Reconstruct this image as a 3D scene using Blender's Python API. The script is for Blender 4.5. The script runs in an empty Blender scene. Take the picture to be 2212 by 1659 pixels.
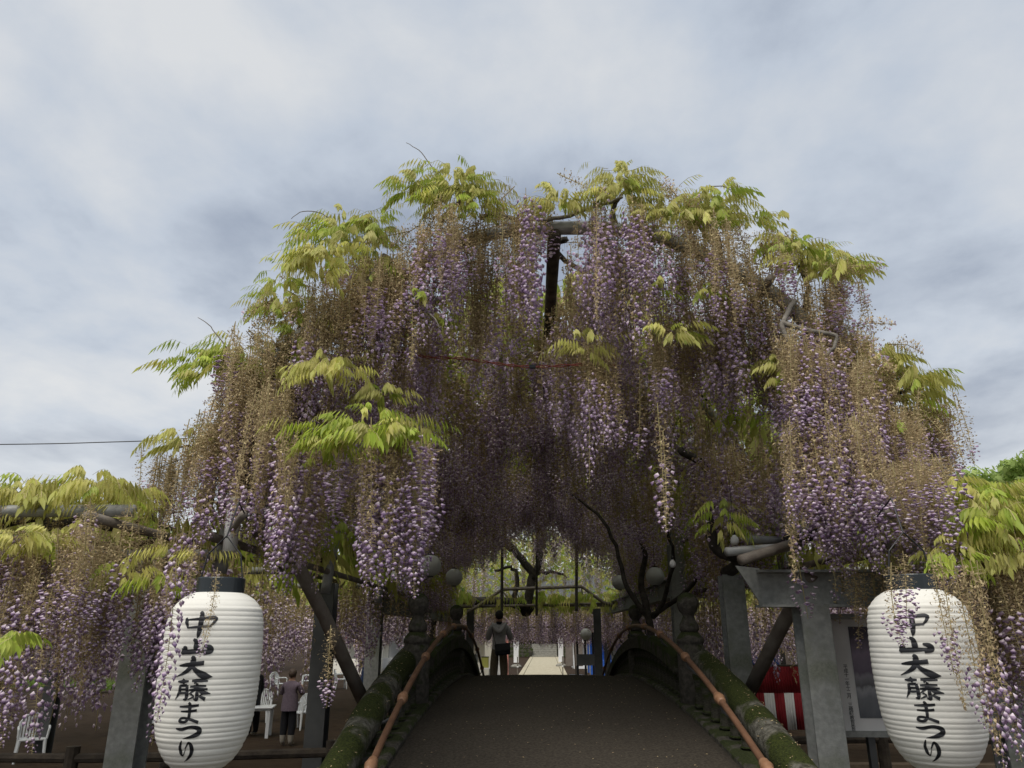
import bpy, bmesh, math, random
import numpy as np
from mathutils import Vector, Matrix

# ------------------------------------------------------------------ camera, sky, sun, exposure
scene = bpy.context.scene
COL = scene.collection
FPX, PITCH, YAW = 1600.0, math.radians(18.55), math.radians(1.49)
CAM = np.array([-0.23, 0.0, 2.5])
cam_data = bpy.data.cameras.new('camera')
cam_data.sensor_width = 36.0
cam_data.lens = 36.0 * FPX / 2212.0
cam_data.clip_start = 0.05
cam_data.clip_end = 2000
cam = bpy.data.objects.new('camera', cam_data)
COL.objects.link(cam)
cam.location = CAM
cam.rotation_euler = (math.pi / 2 + PITCH, 0, YAW)
scene.camera = cam

SUN_EL, SUN_AZ = math.radians(58), math.radians(200)      # behind the photographer, veiled by cloud
world = bpy.data.worlds.new('World')
scene.world = world
world.use_nodes = True
nt = world.node_tree
nt.nodes.clear()
N = nt.nodes.new
def lk(a, b): nt.links.new(a, b)
out = N('ShaderNodeOutputWorld')
bg = N('ShaderNodeBackground')
bg.inputs['Strength'].default_value = 0.1
sky = N('ShaderNodeTexSky')
sky.sky_type = 'NISHITA'
sky.sun_disc = False
sky.sun_elevation = SUN_EL
sky.sun_rotation = SUN_AZ
tc = N('ShaderNodeTexCoord')
sep = N('ShaderNodeSeparateXYZ'); lk(tc.outputs['Generated'], sep.inputs[0])
def m(op, a, b=None):
    n = N('ShaderNodeMath'); n.operation = op
    for i, v in enumerate((a, b)):
        if v is None: continue
        if isinstance(v, (int, float)): n.inputs[i].default_value = v
        else: lk(v, n.inputs[i])
    return n.outputs[0]
zz = m('MAXIMUM', sep.outputs['Z'], 0.0)
den = m('ADD', zz, 0.16)
cx = m('DIVIDE', sep.outputs['X'], den)
cy = m('DIVIDE', sep.outputs['Y'], den)
cmb = N('ShaderNodeCombineXYZ'); lk(cx, cmb.inputs[0]); lk(cy, cmb.inputs[1])
def noise(scale, detail, rough, loc, sc, rotz=0, dist=0.0):
    mp = N('ShaderNodeMapping'); lk(cmb.outputs[0], mp.inputs[0])
    mp.inputs['Location'].default_value = loc; mp.inputs['Scale'].default_value = sc
    mp.inputs['Rotation'].default_value = (0, 0, rotz)
    n = N('ShaderNodeTexNoise'); lk(mp.outputs[0], n.inputs['Vector'])
    n.inputs['Scale'].default_value = scale; n.inputs['Detail'].default_value = detail
    n.inputs['Roughness'].default_value = rough; n.inputs['Distortion'].default_value = dist
    return n.outputs['Fac']
n1 = noise(0.9, 3.5, 0.48, (3.1, 1.7, 0), (1.0, 0.85, 1), 0.45, 0.25)     # broad banks
n2 = noise(2.3, 7.0, 0.56, (0.4, 5.2, 0), (1.1, 0.95, 1), 0.3, 0.15)       # wisps
mixn = m('ADD', m('MULTIPLY', n1, 0.63), m('MULTIPLY', n2, 0.37))
ramp = N('ShaderNodeValToRGB'); lk(mixn, ramp.inputs[0])
e = ramp.color_ramp.elements
e[0].position = 0.405; e[0].color = (3.1, 3.6, 4.5, 1)
e[1].position = 0.60; e[1].color = (7.0, 7.15, 7.3, 1)
x_ = e.new(0.50); x_.color = (5.2, 5.75, 6.55, 1)
mx = N('ShaderNodeMix'); mx.data_type = 'RGBA'
mx.inputs[0].default_value = 0.9
lk(sky.outputs[0], mx.inputs[6]); lk(ramp.outputs[0], mx.inputs[7])
hz = m('MULTIPLY', m('POWER', m('SUBTRACT', 1.0, zz), 5.0), m('ADD', 0.3, m('MULTIPLY', n2, 1.0)))
mh = N('ShaderNodeMix'); mh.data_type = 'RGBA'; lk(hz, mh.inputs[0]); lk(mx.outputs[2], mh.inputs[6]); mh.inputs[7].default_value = (8.3, 8.2, 7.85, 1)
lk(mh.outputs[2], bg.inputs['Color']); lk(bg.outputs[0], out.inputs['Surface'])

sun_d = bpy.data.lights.new('sun', 'SUN')
sun_d.energy = 2.9
sun_d.angle = math.radians(35)
sun_d.color = (1.0, 0.94, 0.86)
sun = bpy.data.objects.new('sun', sun_d)
COL.objects.link(sun)
sd = Vector((math.sin(SUN_AZ) * math.cos(SUN_EL), math.cos(SUN_AZ) * math.cos(SUN_EL), math.sin(SUN_EL)))
sun.rotation_euler = sd.to_track_quat('Z', 'Y').to_euler()
sun.location = (0, -20, 30)

vs = scene.view_settings
vs.view_transform = 'Standard'; vs.look = 'None'; vs.exposure = 0.12; vs.gamma = 1.0
vs.use_curve_mapping = False
scene.cycles.max_bounces = 4
scene.cycles.transparent_max_bounces = 6
scene.cycles.diffuse_bounces = 2

# ------------------------------------------------------------------ helpers
_f = np.array([-math.sin(YAW) * math.cos(PITCH), math.cos(YAW) * math.cos(PITCH), math.sin(PITCH)])
_r = np.array([math.cos(YAW), math.sin(YAW), 0])
_u = np.cross(_r, _f)
def ray(px, py): return _f + (px - 1106) / FPX * _r - (py - 829.5) / FPX * _u
def P(px, py, Y):            # surveyed position of a thing that stands Y metres away
    d = ray(px, py); return CAM + d * (Y / d[1])
def PX(px, py, X):
    d = ray(px, py); return CAM + d * ((X - CAM[0]) / d[0])
def PZ(px, py, Z):
    d = ray(px, py); return CAM + d * ((Z - CAM[2]) / d[2])

def mat(name, col, rough=0.7, col2=None, scale=8.0, bump=0.0, bscale=40.0, transl=0.0, island=0.0, metal=0.0, contrast=0.35, hue=None, detail=6.0, objrand=0.0, spec=0.4):
    mt = bpy.data.materials.new(name)
    mt.use_nodes = True
    t = mt.node_tree; L = t.links.new
    b = t.nodes['Principled BSDF']; o = t.nodes['Material Output']
    b.inputs['Roughness'].default_value = rough
    b.inputs['Metallic'].default_value = metal
    b.inputs['Specular IOR Level'].default_value = spec
    cur = None
    tcn = t.nodes.new('ShaderNodeTexCoord')
    if col2 is not None:
        nz = t.nodes.new('ShaderNodeTexNoise'); L(tcn.outputs['Object'], nz.inputs['Vector'])
        nz.inputs['Scale'].default_value = scale; nz.inputs['Detail'].default_value = detail
        r = t.nodes.new('ShaderNodeValToRGB'); L(nz.outputs['Fac'], r.inputs[0])
        r.color_ramp.elements[0].position = 0.5 - contrast / 2; r.color_ramp.elements[0].color = (*col, 1)
        r.color_ramp.elements[1].position = 0.5 + contrast / 2; r.color_ramp.elements[1].color = (*col2, 1)
        cur = r.outputs[0]
    if hue is not None or island > 0:
        g = t.nodes.new('ShaderNodeNewGeometry')
        mxn = t.nodes.new('ShaderNodeMix'); mxn.data_type = 'RGBA'
        L(g.outputs['Random Per Island'], mxn.inputs[0])
        mxn.inputs[6].default_value = (*col, 1)
        mxn.inputs[7].default_value = (*(hue or tuple(c * (1 - island) for c in col)), 1)
        if cur is not None:
            m2 = t.nodes.new('ShaderNodeMix'); m2.data_type = 'RGBA'; m2.inputs[0].default_value = 0.5
            L(cur, m2.inputs[6]); L(mxn.outputs[2], m2.inputs[7]); cur = m2.outputs[2]
        else: cur = mxn.outputs[2]
    if objrand > 0:
        oi = t.nodes.new('ShaderNodeObjectInfo')
        mr = t.nodes.new('ShaderNodeMapRange'); L(oi.outputs['Random'], mr.inputs[0])
        mr.inputs[3].default_value = 1 - objrand; mr.inputs[4].default_value = 1 + objrand
        hv = t.nodes.new('ShaderNodeHueSaturation'); L(mr.outputs[0], hv.inputs['Value'])
        if cur is not None: L(cur, hv.inputs['Color'])
        else: hv.inputs['Color'].default_value = (*col, 1)
        cur = hv.outputs[0]
    if cur is None: b.inputs['Base Color'].default_value = (*col, 1)
    else: L(cur, b.inputs['Base Color'])
    if bump > 0:
        nb = t.nodes.new('ShaderNodeTexNoise'); L(tcn.outputs['Object'], nb.inputs['Vector'])
        nb.inputs['Scale'].default_value = bscale; nb.inputs['Detail'].default_value = 8
        bp = t.nodes.new('ShaderNodeBump'); bp.inputs['Strength'].default_value = bump; bp.inputs['Distance'].default_value = 0.02
        L(nb.outputs['Fac'], bp.inputs['Height']); L(bp.outputs[0], b.inputs['Normal'])
    if transl > 0:
        tr = t.nodes.new('ShaderNodeBsdfTranslucent')
        if cur is not None: L(cur, tr.inputs[0])
        else: tr.inputs[0].default_value = (*col, 1)
        ms = t.nodes.new('ShaderNodeMixShader'); ms.inputs[0].default_value = transl
        L(b.outputs[0], ms.inputs[1]); L(tr.outputs[0], ms.inputs[2]); L(ms.outputs[0], o.inputs['Surface'])
    return mt

def moss_mat(name, stone, stone2, moss, moss2, amount=0.5, scale=5.0, bump=0.7):
    """stone with moss cushions that grow on upward faces in patches"""
    mt = bpy.data.materials.new(name); mt.use_nodes = True
    t = mt.node_tree; L = t.links.new; b = t.nodes['Principled BSDF']
    b.inputs['Roughness'].default_value = 0.92; b.inputs['Specular IOR Level'].default_value = 0.25
    tcn = t.nodes.new('ShaderNodeTexCoord')
    def nz(s, d=6.0):
        n = t.nodes.new('ShaderNodeTexNoise'); n.inputs['Scale'].default_value = s; n.inputs['Detail'].default_value = d
        L(tcn.outputs['Object'], n.inputs['Vector']); return n.outputs['Fac']
    def rmp(v, p0, c0, p1, c1):
        r = t.nodes.new('ShaderNodeValToRGB'); L(v, r.inputs[0])
        r.color_ramp.elements[0].position = p0; r.color_ramp.elements[0].color = (*c0, 1)
        r.color_ramp.elements[1].position = p1; r.color_ramp.elements[1].color = (*c1, 1)
        return r.outputs[0]
    base = rmp(nz(22, 9), 0.35, stone, 0.68, stone2)
    green = rmp(nz(60, 4), 0.35, moss, 0.7, moss2)
    g = t.nodes.new('ShaderNodeNewGeometry'); sp = t.nodes.new('ShaderNodeSeparateXYZ'); L(g.outputs['Normal'], sp.inputs[0])
    a = t.nodes.new('ShaderNodeMath'); a.operation = 'MULTIPLY_ADD'; L(sp.outputs['Z'], a.inputs[0]); a.inputs[1].default_value = 0.16
    L(nz(scale, 7), a.inputs[2])
    fac = rmp(a.outputs[0], 0.62 - amount * 0.3, (0, 0, 0), 0.72 - amount * 0.3, (1, 1, 1))
    mx2 = t.nodes.new('ShaderNodeMix'); mx2.data_type = 'RGBA'
    L(fac, mx2.inputs[0]); L(base, mx2.inputs[6]); L(green, mx2.inputs[7]); L(mx2.outputs[2], b.inputs['Base Color'])
    bp = t.nodes.new('ShaderNodeBump'); bp.inputs['Strength'].default_value = bump; bp.inputs['Distance'].default_value = 0.02
    L(nz(70, 8), bp.inputs['Height']); L(bp.outputs[0], b.inputs['Normal'])
    return mt

class MB:
    def __init__(s): s.v = []; s.f = []; s.mi = []
    def add(s, verts, faces, mi=0):
        o = len(s.v); s.v.extend([tuple(map(float, q)) for q in verts])
        for fc in faces: s.f.append(tuple(i + o for i in fc)); s.mi.append(mi)
        return s
    def box(s, c, size, rz=0.0, mi=0, taper=1.0, M=None):
        sx, sy, sz = (q / 2 for q in size); vs = []
        for z, k in ((-sz, 1.0), (sz, taper)):
            for x, y in ((-sx, -sy), (sx, -sy), (sx, sy), (-sx, sy)): vs.append(Vector((x * k, y * k, z)))
        R = M if M is not None else Matrix.Rotation(rz, 3, 'Z')
        vs = [R @ q + Vector(c) for q in vs]
        return s.add(vs, [(3, 2, 1, 0), (4, 5, 6, 7), (0, 1, 5, 4), (1, 2, 6, 5), (2, 3, 7, 6), (3, 0, 4, 7)], mi)
    def tube(s, pts, rad, n=8, mi=0, cap=True, flat=1.0):
        pts = [Vector(q) for q in pts]; k = len(pts)
        if isinstance(rad, (int, float)): rad = [rad] * k
        T = []
        for i in range(k):
            d = pts[min(i + 1, k - 1)] - pts[max(i - 1, 0)]; T.append(d.normalized())
        a = Vector((0, 0, 1)) if abs(T[0].z) < 0.9 else Vector((1, 0, 0))
        u = T[0].cross(a).normalized(); vs = []
        for i in range(k):
            if i: u = (u - T[i] * u.dot(T[i])).normalized()
            w = T[i].cross(u)
            for j in range(n):
                q = 2 * math.pi * j / n
                vs.append(pts[i] + (u * math.cos(q) + w * math.sin(q) * flat) * rad[i])
        fs = []
        for i in range(k - 1):
            for j in range(n):
                fs.append((i * n + j, i * n + (j + 1) % n, (i + 1) * n + (j + 1) % n, (i + 1) * n + j))
        if cap:
            fs.append(tuple(reversed(range(n)))); fs.append(tuple(range((k - 1) * n, k * n)))
        return s.add(vs, fs, mi)
    def lathe(s, prof, n=24, c=(0, 0, 0), mi=0, cap=True):
        vs = []; k = len(prof)
        for r, z in prof:
            for j in range(n):
                q = 2 * math.pi * j / n
                vs.append((c[0] + r * math.cos(q), c[1] + r * math.sin(q), c[2] + z))
        fs = []
        for i in range(k - 1):
            for j in range(n):
                fs.append((i * n + j, i * n + (j + 1) % n, (i + 1) * n + (j + 1) % n, (i + 1) * n + j))
        if cap:
            fs.append(tuple(reversed(range(n)))); fs.append(tuple(range((k - 1) * n, k * n)))
        return s.add(vs, fs, mi)
    def build(s, name, mats, parent=None, smooth=False, bevel=0.0):
        me = bpy.data.meshes.new(name)
        me.from_pydata(s.v, [], s.f)
        for q in (mats if isinstance(mats, (list, tuple)) else [mats]): me.materials.append(q)
        me.polygons.foreach_set('material_index', s.mi)
        if smooth: me.polygons.foreach_set('use_smooth', [True] * len(me.polygons))
        me.update()
        o = bpy.data.objects.new(name, me); COL.objects.link(o)
        if parent is not None: o.parent = parent
        if bevel > 0:
            b = o.modifiers.new('bevel', 'BEVEL'); b.width = bevel; b.segments = 2; b.limit_method = 'ANGLE'
        return o

def tag(o, label=None, cat=None, group=None, kind=None):
    if label: o['label'] = label
    if cat: o['category'] = cat
    if group: o['group'] = group
    if kind: o['kind'] = kind
    return o
def empty(name, loc=(0, 0, 0), rz=0.0):
    o = bpy.data.objects.new(name, None); COL.objects.link(o); o.location = tuple(map(float, loc)); o.rotation_euler = (0, 0, rz)
    o.empty_display_size = 0.1
    return o
def copy_tree(o, parent=None):
    c = o.copy(); COL.objects.link(c); c.parent = parent
    for ch in list(o.children): copy_tree(ch, c)
    return c
def smooth_pts(pts, n=6):
    """Catmull-Rom through pts (any dimension)"""
    p = [np.array(q, float) for q in pts]; p = [2 * p[0] - p[1]] + p + [2 * p[-1] - p[-2]]; out = []
    for i in range(1, len(p) - 2):
        for k in range(n):
            t = k / n; a, b, c, d = p[i - 1:i + 3]
            out.append(0.5 * (2 * b + (c - a) * t + (2 * a - 5 * b + 4 * c - d) * t * t + (3 * b - a - 3 * c + d) * t ** 3))
    out.append(p[-2]); return out
def np_mesh(name, V, F3, MI, mats, parent=None):
    me = bpy.data.meshes.new(name)
    V = np.ascontiguousarray(V, np.float32); F3 = np.ascontiguousarray(F3, np.int32)
    me.vertices.add(len(V)); me.vertices.foreach_set('co', V.ravel())
    me.loops.add(F3.size); me.loops.foreach_set('vertex_index', F3.ravel())
    me.polygons.add(len(F3)); me.polygons.foreach_set('loop_start', np.arange(0, F3.size, 3, dtype=np.int32))
    for q in mats: me.materials.append(q)
    me.polygons.foreach_set('material_index', np.ascontiguousarray(MI, np.int32))
    me.update(calc_edges=True)
    o = bpy.data.objects.new(name, me); COL.objects.link(o)
    if parent is not None: o.parent = parent
    return o

# ------------------------------------------------------------------ materials
M = {}
M['earth'] = mat('earth', (0.028, 0.018, 0.012), 0.95, (0.050, 0.035, 0.023), 3.0, 0.5, 25, contrast=0.5, spec=0.08)
M['asphalt'] = mat('asphalt', (0.036, 0.031, 0.025), 0.95, (0.068, 0.059, 0.047), 45, 0.5, 160, contrast=0.3, detail=10, spec=0.12)
M['path'] = mat('path_stone', (0.36, 0.32, 0.22), 0.9, (0.48, 0.43, 0.31), 4, 0.3, 40)
M['stone'] = moss_mat('mossy_stone', (0.03, 0.028, 0.022), (0.085, 0.08, 0.062), (0.014, 0.022, 0.004), (0.042, 0.058, 0.01), 0.45, 4.0)
M['railstone'] = moss_mat('mossy_rail', (0.045, 0.042, 0.032), (0.16, 0.155, 0.13), (0.015, 0.021, 0.004), (0.046, 0.058, 0.010), 0.42, 2.6)
M['postst'] = moss_mat('post_stone', (0.05, 0.046, 0.038), (0.11, 0.1, 0.085), (0.022, 0.03, 0.01), (0.05, 0.06, 0.02), 0.22, 6)
M['greystone'] = mat('grey_stone', (0.16, 0.155, 0.13), 0.9, (0.26, 0.25, 0.215), 6, 0.5, 30)
M['steel'] = moss_mat('painted_steel', (0.24, 0.25, 0.238), (0.33, 0.34, 0.322), (0.17, 0.185, 0.15), (0.24, 0.25, 0.21), 0.3, 1.6, 0.12)
M['darksteel'] = mat('dark_steel', (0.055, 0.058, 0.06), 0.6, (0.085, 0.088, 0.088), 4)
M['pipe'] = mat('pipe_grey', (0.24, 0.245, 0.24), 0.45, (0.36, 0.36, 0.345), 9, 0.1, 30, metal=0.1)
M['rustpipe'] = mat('pipe_weathered', (0.13, 0.105, 0.085), 0.7, (0.21, 0.185, 0.155), 7, 0.3, 30)
M['whitepipe'] = mat('pipe_white', (0.62, 0.62, 0.6), 0.4, (0.74, 0.74, 0.72), 4)
M['bark'] = mat('bark', (0.028, 0.024, 0.02), 0.95, (0.075, 0.065, 0.055), 14, 0.9, 35)
M['twig'] = mat('twig', (0.11, 0.085, 0.055), 0.9, (0.19, 0.155, 0.11), 20)
M['greybark'] = mat('grey_bark', (0.13, 0.115, 0.095), 0.9, (0.22, 0.2, 0.17), 18, 0.6, 40)
M['bamboo'] = mat('bamboo_brown', (0.12, 0.062, 0.036), 0.5, (0.18, 0.095, 0.056), 9, 0.08, 50)
M['bamboonode'] = mat('bamboo_node', (0.24, 0.125, 0.068), 0.45, (0.32, 0.18, 0.105), 20)
M['paper'] = mat('lantern_paper', (0.80, 0.785, 0.71), 0.7, (0.86, 0.845, 0.78), 3, 0.15, 14, transl=0.15)
M['globepaper'] = mat('globe_paper', (0.62, 0.63, 0.60), 0.6, (0.70, 0.71, 0.68), 5, transl=0.25)
M['ink'] = mat('ink', (0.012, 0.013, 0.016), 0.55)
M['black'] = mat('black_paint', (0.013, 0.015, 0.017), 0.4)
M['lacquer'] = mat('black_lacquer', (0.02, 0.026, 0.03), 0.3)
M['plastic'] = mat('white_plastic', (0.62, 0.64, 0.66), 0.4, (0.7, 0.72, 0.74), 3)
M['timber'] = mat('dark_timber', (0.035, 0.028, 0.022), 0.9, (0.075, 0.06, 0.045), 9, 0.4, 40)
M['plank'] = mat('plank_brown', (0.085, 0.062, 0.042), 0.85, (0.14, 0.105, 0.075), 7, 0.3, 40)
M['cable'] = mat('red_cable', (0.22, 0.05, 0.035), 0.5)
M['blackcable'] = mat('black_cable', (0.02, 0.02, 0.022), 0.5)
M['red'] = mat('red_cloth', (0.19, 0.008, 0.014), 0.85, (0.26, 0.013, 0.02), 5)
M['whitecloth'] = mat('white_cloth', (0.66, 0.66, 0.66), 0.85, (0.74, 0.74, 0.73), 5)
M['blue'] = mat('blue_tarp', (0.015, 0.075, 0.36), 0.5, (0.02, 0.11, 0.48), 5)
M['yellow'] = mat('yellow_cloth', (0.75, 0.48, 0.03), 0.7)
M['orange'] = mat('orange_cloth', (0.8, 0.36, 0.08), 0.7)
M['pink'] = mat('pink_cloth', (0.72, 0.30, 0.26), 0.8)
M['olive'] = mat('olive_box', (0.26, 0.26, 0.06), 0.6)
M['cream'] = mat('cream_cloth', (0.74, 0.71, 0.62), 0.8)
M['greensign'] = mat('green_cloth', (0.10, 0.22, 0.09), 0.8)
M['brownboard'] = mat('brown_board', (0.16, 0.135, 0.12), 0.85, (0.2, 0.17, 0.15), 5)
M['skin'] = mat('skin', (0.42, 0.25, 0.18), 0.55)
M['hair'] = mat('hair_black', (0.010, 0.009, 0.008), 0.6, (0.02, 0.018, 0.016), 60)
M['hairbrown'] = mat('hair_brown', (0.06, 0.04, 0.03), 0.6, (0.1, 0.07, 0.05), 60)
M['hoodie'] = mat('grey_hoodie', (0.40, 0.40, 0.405), 0.95, (0.48, 0.48, 0.485), 30, 0.3, 90)
M['khaki'] = mat('khaki_trousers', (0.13, 0.105, 0.075), 0.95, (0.17, 0.14, 0.10), 25, 0.3, 80)
M['mauve'] = mat('mauve_jacket', (0.15, 0.115, 0.15), 0.9, (0.2, 0.155, 0.195), 25)
M['blacktrouser'] = mat('black_trousers', (0.012, 0.012, 0.016), 0.9)
M['sock'] = mat('pale_boots', (0.3, 0.27, 0.23), 0.8)
M['navybag'] = mat('navy_bag', (0.008, 0.010, 0.02), 0.8)
M['denim'] = mat('denim', (0.03, 0.05, 0.12), 0.9)
# plants
M['stem'] = mat('raceme_stem', (0.46, 0.40, 0.18), 0.8, hue=(0.34, 0.27, 0.14), transl=0.15)
M['spent'] = mat('spent_pedicel', (0.66, 0.54, 0.30), 0.85, hue=(0.36, 0.255, 0.155), transl=0.22)
M['petal'] = mat('petal_lilac', (0.63, 0.49, 0.63), 0.7, hue=(0.88, 0.78, 0.83), transl=0.3, objrand=0.12, spec=0.2)
M['keel'] = mat('petal_violet', (0.37, 0.245, 0.44), 0.7, hue=(0.60, 0.46, 0.60), transl=0.3, spec=0.2)
M['leaf'] = mat('leaf_fresh', (0.38, 0.50, 0.07), 0.5, hue=(0.55, 0.61, 0.12), transl=0.5, objrand=0.2)
M['leafy'] = mat('leaf_bronze', (0.58, 0.60, 0.16), 0.55, hue=(0.70, 0.65, 0.24), transl=0.5, objrand=0.2)
M['leafd'] = mat('leaf_mature', (0.075, 0.15, 0.018), 0.5, hue=(0.17, 0.25, 0.03), transl=0.4)
M['treeleaf'] = mat('tree_leaf', (0.07, 0.15, 0.025), 0.55, hue=(0.2, 0.31, 0.05), transl=0.4)
RMATS = [M['stem'], M['spent'], M['petal'], M['keel']]

# ------------------------------------------------------------------ ground
g = MB()
nx = 60
gx = np.linspace(-260, 260, nx); gy = np.linspace(-60, 420, nx)
rs = np.random.RandomState(4)
V = [(x, y, 0.0) for y in gy for x in gx]
F_ = [(j * nx + i, j * nx + i + 1, (j + 1) * nx + i + 1, (j + 1) * nx + i) for j in range(nx - 1) for i in range(nx - 1)]
g.add(V, F_)
tag(g.build('ground', M['earth']), kind='structure')
# approach path beyond the bridge: slabs set between two borders
def path_c(y): return 0.35 + (y - 46) * 0.0176
path = empty('path', (0, 24, 0)); tag(path, kind='structure')
yy = 24.2
pslab = MB()
while yy < 84:
    yl = yy + 1.45
    a, b = path_c(yy), path_c(yl)
    b_ = MB()
    w = 1.18
    b_.add([(a - w, yy - 24, 0.03), (a + w, yy - 24, 0.03), (b + w, yl - 24, 0.03), (b - w, yl - 24, 0.03),
            (a - w, yy - 24, -0.05), (a + w, yy - 24, -0.05), (b + w, yl - 24, -0.05), (b - w, yl - 24, -0.05)],
           [(0, 1, 2, 3), (4, 5, 1, 0), (5, 6, 2, 1), (6, 7, 3, 2), (7, 4, 0, 3)])
    b_.build('slab', M['path'], path)
    for s_ in (-1, 1):
        k = MB()
        i0, i1 = s_ * 1.21, s_ * 1.50
        k.add([(a + min(i0, i1), yy - 24, 0.045), (a + max(i0, i1), yy - 24, 0.045), (b + max(i0, i1), yl - 24, 0.045), (b + min(i0, i1), yl - 24, 0.045),
               (a + min(i0, i1), yy - 24, -0.05), (a + max(i0, i1), yy - 24, -0.05), (b + max(i0, i1), yl - 24, -0.05), (b + min(i0, i1), yl - 24, -0.05)],
              [(0, 1, 2, 3), (4, 5, 1, 0), (5, 6, 2, 1), (6, 7, 3, 2), (7, 4, 0, 3)])
        k.build('border_stone', M['path'], path)
    yy = yl + 0.03

# ------------------------------------------------------------------ the arched stone bridge
YC = 11.9
def deck_z(y):
    if y >= YC: return max(0.02, 1.83 - 0.0127 * (y - YC) ** 2)
    if y >= 5.0: return 1.83 - 0.0099 * (y - YC) ** 2
    return max(0.02, 1.3587 - 0.1366 * (5.0 - y))
def rail_z(y):
    return 2.60 - (0.0245 if y < 11.8 else 0.0285) * (y - 11.8) ** 2
bridge = empty('stone_bridge', (0, YC, 0))
tag(bridge, 'arched stone bridge with mossy balustrades, dark asphalt deck and brown bamboo handrails', 'bridge')
O = np.array([0, YC, 0])
dk = MB()
ys = np.linspace(-6, 24.0, 90)
xs = np.linspace(-1.37, 1.37, 7)
vv = [(x, y - YC, deck_z(y) + 0.025 * (1 - (x / 1.37) ** 2)) for y in ys for x in xs]
ff = [(j * 7 + i, j * 7 + i + 1, (j + 1) * 7 + i + 1, (j + 1) * 7 + i) for j in range(len(ys) - 1) for i in range(6)]
dk.add(vv, ff)
dk.build('deck', M['asphalt'], bridge, smooth=True)
for s_ in (-1, 1):                                   # kerb beams and spandrel sides
    kb = MB()
    prof = lambda y: [(1.37, deck_z(y) + 0.05), (1.62, deck_z(y) + 0.05), (1.66, deck_z(y) + 0.0), (1.66, max(-0.05, deck_z(y) - 0.5)), (1.35, max(-0.05, deck_z(y) - 0.5)), (1.35, deck_z(y) + 0.03)]
    vs_ = []
    for y in ys: vs_ += [(s_ * a, y - YC, b) for a, b in prof(y)]
    n_ = 6
    fs_ = [(j * n_ + i, j * n_ + (i + 1) % n_, (j + 1) * n_ + (i + 1) % n_, (j + 1) * n_ + i) for j in range(len(ys) - 1) for i in range(n_)]
    if s_ > 0: fs_ = [tuple(reversed(q)) for q in fs_]
    kb.add(vs_, fs_); kb.build('kerb_beam', M['postst'], bridge)
    # stone rail between the tall posts and over the crest
    def rail_strip(y0, y1, drop, name):
        r = MB(); yl = np.linspace(y0, y1, 40); v_ = []
        for y in yl:
            zt = rail_z(y) - drop
            for a, b in ((1.35, zt), (1.38, zt + 0.03), (1.56, zt + 0.03), (1.59, zt), (1.59, zt - 0.15), (1.35, zt - 0.15)): v_.append((s_ * a, y - YC, b))
        f_ = [(j * 6 + i, j * 6 + (i + 1) % 6, (j + 1) * 6 + (i + 1) % 6, (j + 1) * 6 + i) for j in range(39) for i in range(6)]
        f_ += [tuple(range(6)), tuple(range(39 * 6, 40 * 6))]
        if s_ > 0: f_ = [tuple(reversed(q)) for q in f_]
        r.add(v_, f_); r.build(name, M['stone'], bridge)
    rail_strip(8.9, 18.2, 0.17, 'arched_rail')
    # thick round rail leading up from the foot of the bridge to the first post
    rp = []
    for y in np.linspace(2.6, 8.9, 24):
        rp.append((s_ * 1.63, y - YC, rail_z(y) - 0.17 if y > 5 else rail_z(5) - 0.17 - (5 - y) * 0.2))
    rng = random.Random(5 + s_)
    tb = MB().tube(rp, [0.128 + rng.uniform(-0.008, 0.008) for _ in rp], 18)
    tb.build('round_rail', M['railstone'], bridge, smooth=True)
    # balusters: slim stone uprights
    bal = None
    for y in list(np.arange(4.6, 8.6, 0.34)) + list(np.arange(9.15, 18.0, 0.27)):
        near = y < 8.8
        zt = rail_z(y) - (0.22 if near else 0.30); zb = deck_z(y) + 0.06
        if zt - zb < 0.08: continue
        h = zt - zb
        if bal is None:
            q = MB().lathe([(0.062, 0), (0.066, 0.05), (0.052, 0.12), (0.046, 0.45), (0.05, 0.7), (0.062, 0.88), (0.068, 1.0)], 8)
            bal = q.build('baluster', M['stone'], bridge); o = bal
        else:
            o = bal.copy(); COL.objects.link(o)
        o.location = (s_ * (1.47 if not near else 1.5), y - YC, zb); o.scale = (1, 1, h)
    # posts with onion finials
    for y, ztop in ((8.75, 2.93), (13.2, 2.95)):
        zb = deck_z(y) - 0.35
        po = MB().lathe([(0.15, zb), (0.15, ztop - 0.58), (0.142, ztop - 0.565), (0.142, ztop - 0.545), (0.152, ztop - 0.535), (0.152, ztop - 0.50),
                         (0.135, ztop - 0.47), (0.09, ztop - 0.42)], 20)
        pobj = po.build('post', M['postst'], bridge, smooth=True); pobj.location = (s_ * 1.52, y - YC, 0)
        fin = MB().lathe([(0.09, -0.425), (0.108, -0.40), (0.105, -0.35), (0.075, -0.29), (0.06, -0.255), (0.07, -0.235), (0.1, -0.2), (0.118, -0.14), (0.116, -0.09), (0.098, -0.045), (0.06, -0.015), (0.022, 0.0)], 20)
        fo = fin.build('finial', M['postst'], pobj, smooth=True); fo.location = (0, 0, ztop)
    # brown bamboo handrail with nodes and brackets
    pts = [(s_ * 1.33, y - YC, rail_z(y)) for y in np.linspace(4.1, 18.0, 60)]
    rail = MB().tube(pts, 0.026, 10).build('bamboo_handrail', M['bamboo'], bridge, smooth=True)
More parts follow.
